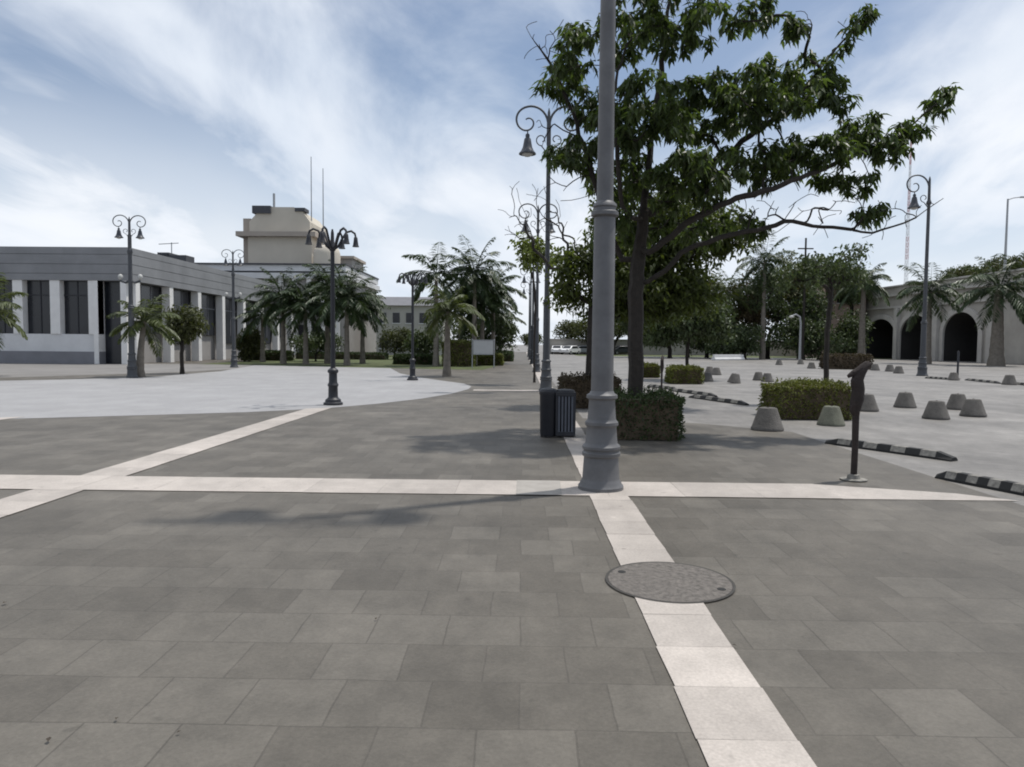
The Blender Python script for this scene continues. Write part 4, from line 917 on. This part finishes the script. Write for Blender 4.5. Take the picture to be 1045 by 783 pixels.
for (a_, b__, lb) in stops:
    q0, q1 = G(*a_), G(*b__); d = q1-q0; t = make_stop(d.length).build('wheel_stop', [M_RUBBER, M_STRIPE]); t.location = q0+Vector((0, 0, -.010)); t.rotation_euler = (0, 0, math.atan2(d.y, d.x)); tag(t, lb, 'wheel stop', WG)

# ------------------------------------------------------------------ bent dark posts
def bent_post(label, loc, H, rz, s=1.0):
    t = thing('bent_post', label, 'post', loc, rz, 'dark iron posts with lumpy bent heads'); rnd = random.Random(5)
    mb = MB(); mb.tube([(0, 0, 0), (.005, 0, .35), (.0, 0, .8)], [.037, .036, .040], 12); mb.build('shaft', M_RUST, t, smooth=True)
    mb = MB(); mb.lathe([(.15, 0), (.15, .010), (.075, .016), (.065, .06), (.048, .065)], 20); mb.build('base_plate', M_STRIPE, t, smooth=True)
    pts = [(0, 0, .72), (-.01, 0, .82), (.015, 0, .95), (.02, 0, 1.06), (.005, 0, 1.17), (.03, 0, 1.25), (.07, 0, 1.31), (.12, 0, 1.37)]
    mb = MB(); mb.tube(pts, [.036, .060, .072, .070, .066, .064, .056, .034], 14)
    mb.v = [tuple(Vector(q)+Vector((1, 1, .6))*mnoise.noise(Vector(q)*14)*.03) for q in mb.v]; hd = mb.build('head', M_RUST, t, smooth=True)
    mb = MB(); mb.tube([(-.10, 0, 1.215), (-.05, 0, 1.245), (.02, 0, 1.28), (.10, 0, 1.33), (.15, 0, 1.38)], [.022, .035, .045, .05, .03], 10)
    mb.v = [tuple(Vector(q)+Vector((.5, .5, 1))*mnoise.noise(Vector(q)*18)*.025) for q in mb.v]; mb.build('bent_arm', M_RUST, hd, smooth=True)
    t.scale = (s, s, s); return t
bent_post('dark rusty post with lumpy bent head and white foot at the edge of the lot', G(871, 489.5), 1.4, 0)
bent_post('small dark post with lumpy head beyond the dark hedge of the large tree', G(675, 400), 1.2, 1.2, .88)

# ------------------------------------------------------------------ waste bins
q = G(559.5, 446.5); t = thing('waste_bin', 'dark solid round waste bin, left of the two beside the white line', 'bin', (q.x, q.y+.15, 0), 0, 'waste bins beside the white line')
mb = MB(); mb.lathe([(.125, .02), (.135, .04), (.145, .70), (.155, .72), (.155, .76), (.135, .77)], 22); mb.build('body', M_DARK, t, smooth=True)
mb = MB(); mb.lathe([(.13, 0), (.13, .02), (.02, .021)], 22); mb.build('foot', M_RUBBER, t)
mb = MB(); mb.lathe([(.15, .765), (.13, .80), (.07, .82), (.01, .825)], 22); mb.build('lid', M_DARK, t, smooth=True)
q = G(577, 446.5); t = thing('waste_bin', 'slatted grey waste bin in a dark frame, right of the two beside the white line', 'bin', (q.x, q.y+.17, 0), 0, 'waste bins beside the white line')
mb = MB(); mb.box(-.165, .165, -.165, .165, .02, .09); mb.box(-.17, .17, -.17, .17, .69, .76)
for sx in (-1, 1):
    for sy in (-1, 1): mb.box(sx*.15-.018, sx*.15+.018, sy*.15-.018, sy*.15+.018, .09, .69)
mb.build('frame', M_DARK, t, bevel=.006)
mb = MB()
for k in range(5):
    x = -.11+.055*k
    for sy in (-1, 1): mb.box(x-.017, x+.017, sy*.150-.008, sy*.150+.008, .09, .69); mb.box(sy*.150-.008, sy*.150+.008, x-.017, x+.017, .09, .69)
mb.build('slats', mat('grey_slats', (.085, .092, .11), .6, .15, 6), t)
mb = MB(); mb.lathe([(.115, .05), (.125, .71), (.11, .71)], 18); mb.build('liner', M_RUBBER, t, smooth=True)
mb = MB(); mb.lathe([(.16, .762), (.15, .79), (.09, .80)], 20); mb.build('rim', M_DARK, t, smooth=True)

# ------------------------------------------------------------------ vehicles, barrier
def car(label, loc, rz, paint, group='cars parked far down the lot'):
    t = thing('parked_car', label, 'car', loc, rz, group)
    side = [(-2.1, .35), (-2.15, .75), (-1.9, .92), (-1.35, .98), (-.8, 1.40), (.75, 1.44), (1.45, 1.02), (2.0, .95), (2.15, .7), (2.1, .35)]
    mb = MB(); mb.extrude(side, (0, 0, 0), (1, 0, 0), (0, 0, 1), (0, 1, 0), -.82, .82); mb.build('body', paint, t, smooth=True, bevel=.06)
    for s_ in (-1, 1):
        mb = MB(); mb.extrude([(-1.15, 1.0), (-.72, 1.34), (.68, 1.37), (1.2, 1.03)], (0, s_*.825, 0), (1, 0, 0), (0, 0, 1), (0, 1, 0), -.008, .008); mb.build('side_window', M_WIN, t)
        for x in (-1.3, 1.3):
            mb = MB(); mb.v = []; n_ = 18
            mb.extrude([(.31*math.cos(2*PI*k/n_), .31*math.sin(2*PI*k/n_)) for k in range(n_)], (x, s_*.74, .31), (1, 0, 0), (0, 0, 1), (0, 1, 0), -.1, .1); w_ = mb.build('wheel', M_RUBBER, t, smooth=True)
            mb = MB(); mb.extrude([(.19*math.cos(2*PI*k/n_), .19*math.sin(2*PI*k/n_)) for k in range(n_)], (x, s_*.845, .31), (1, 0, 0), (0, 0, 1), (0, 1, 0), -.006, .006); mb.build('rim', M_STEEL, w_)
        mb = MB(); mb.box(-2.16, -2.10, s_*.6-.16, s_*.6+.16, .70, .84); mb.build('headlight', M_GLASSW, t)
    for (xa_, za, xb_, zb) in ((-1.38, 1.0, -.84, 1.38), (1.42, 1.06, .80, 1.42)):
        mb = MB(); o_ = -.02 if xa_ < 0 else .02
        mb.quad((xa_+o_, -.68, za+.01), (xa_+o_, .68, za+.01), (xb_+o_, .6, zb+.01), (xb_+o_, -.6, zb+.01)); mb.build('windscreen', M_WIN, t)
    return t
for (u, v, rz, pm, lb) in [(569, 361.5, 1.4, M_CARW, 'white parked car farthest left, beside the second lamp post'), (582, 362, 1.0, M_CARW, 'white parked car second from the left behind the bins'), (595, 361.8, .2, M_CARG, 'silver parked car just left of the dark tree trunk'), (635, 362, .3, M_CARD, 'dark parked car right of the near lamp post')]:
    car(lb, G(u, v), rz, pm)
q0, q1 = G(728, 367.8), G(758, 367.5)
mb = MB(); d = (q1-q0).length; mb.extrude([(-.28, 0), (-.28, .15), (-.15, .30), (-.11, .62), (.11, .62), (.15, .30), (.28, .15), (.28, 0)], (0, 0, 0), (0, 1, 0), (0, 0, 1), (1, 0, 0), 0, d)
o = mb.build('barrier', M_WALLW, bevel=.02); o.location = q0; o.rotation_euler = (0, 0, math.atan2(q1.y-q0.y, q1.x-q0.x)); tag(o, 'low white barrier in front of the distant trees', 'barrier')

# ------------------------------------------------------------------ litter: a few dry leaves on the pavers
rnd = random.Random(77)
for i, (u, v, s_, lb) in enumerate([(7, 615, .05, 'dark dry leaf on the pavers at the left edge'), (49, 758, .04, 'dark dry leaf on the pavers at the bottom left corner'), (383, 633, .03, 'tiny dry leaf on the pavers below the cross line'), (120, 733, .03, 'small dry leaf on the pavers right of the bottom left one'), (180, 749, .025, 'tiny dry leaf among the bottom left pavers'), (752, 660, .035, 'tiny dry leaf right beside the white line below the manhole')]):
    mb = MB(); a_ = rnd.uniform(0, 6)
    leaf(mb, Vector((0, 0, .004)), Vector((math.cos(a_), math.sin(a_), .28)), s_*.8, s_*.5, Vector((0, 0, 1)))
    o = mb.build('dry_leaf', M_LITTER); o.location = G(u, v); tag(o, lb, 'leaf', 'dry leaves on the pavers')
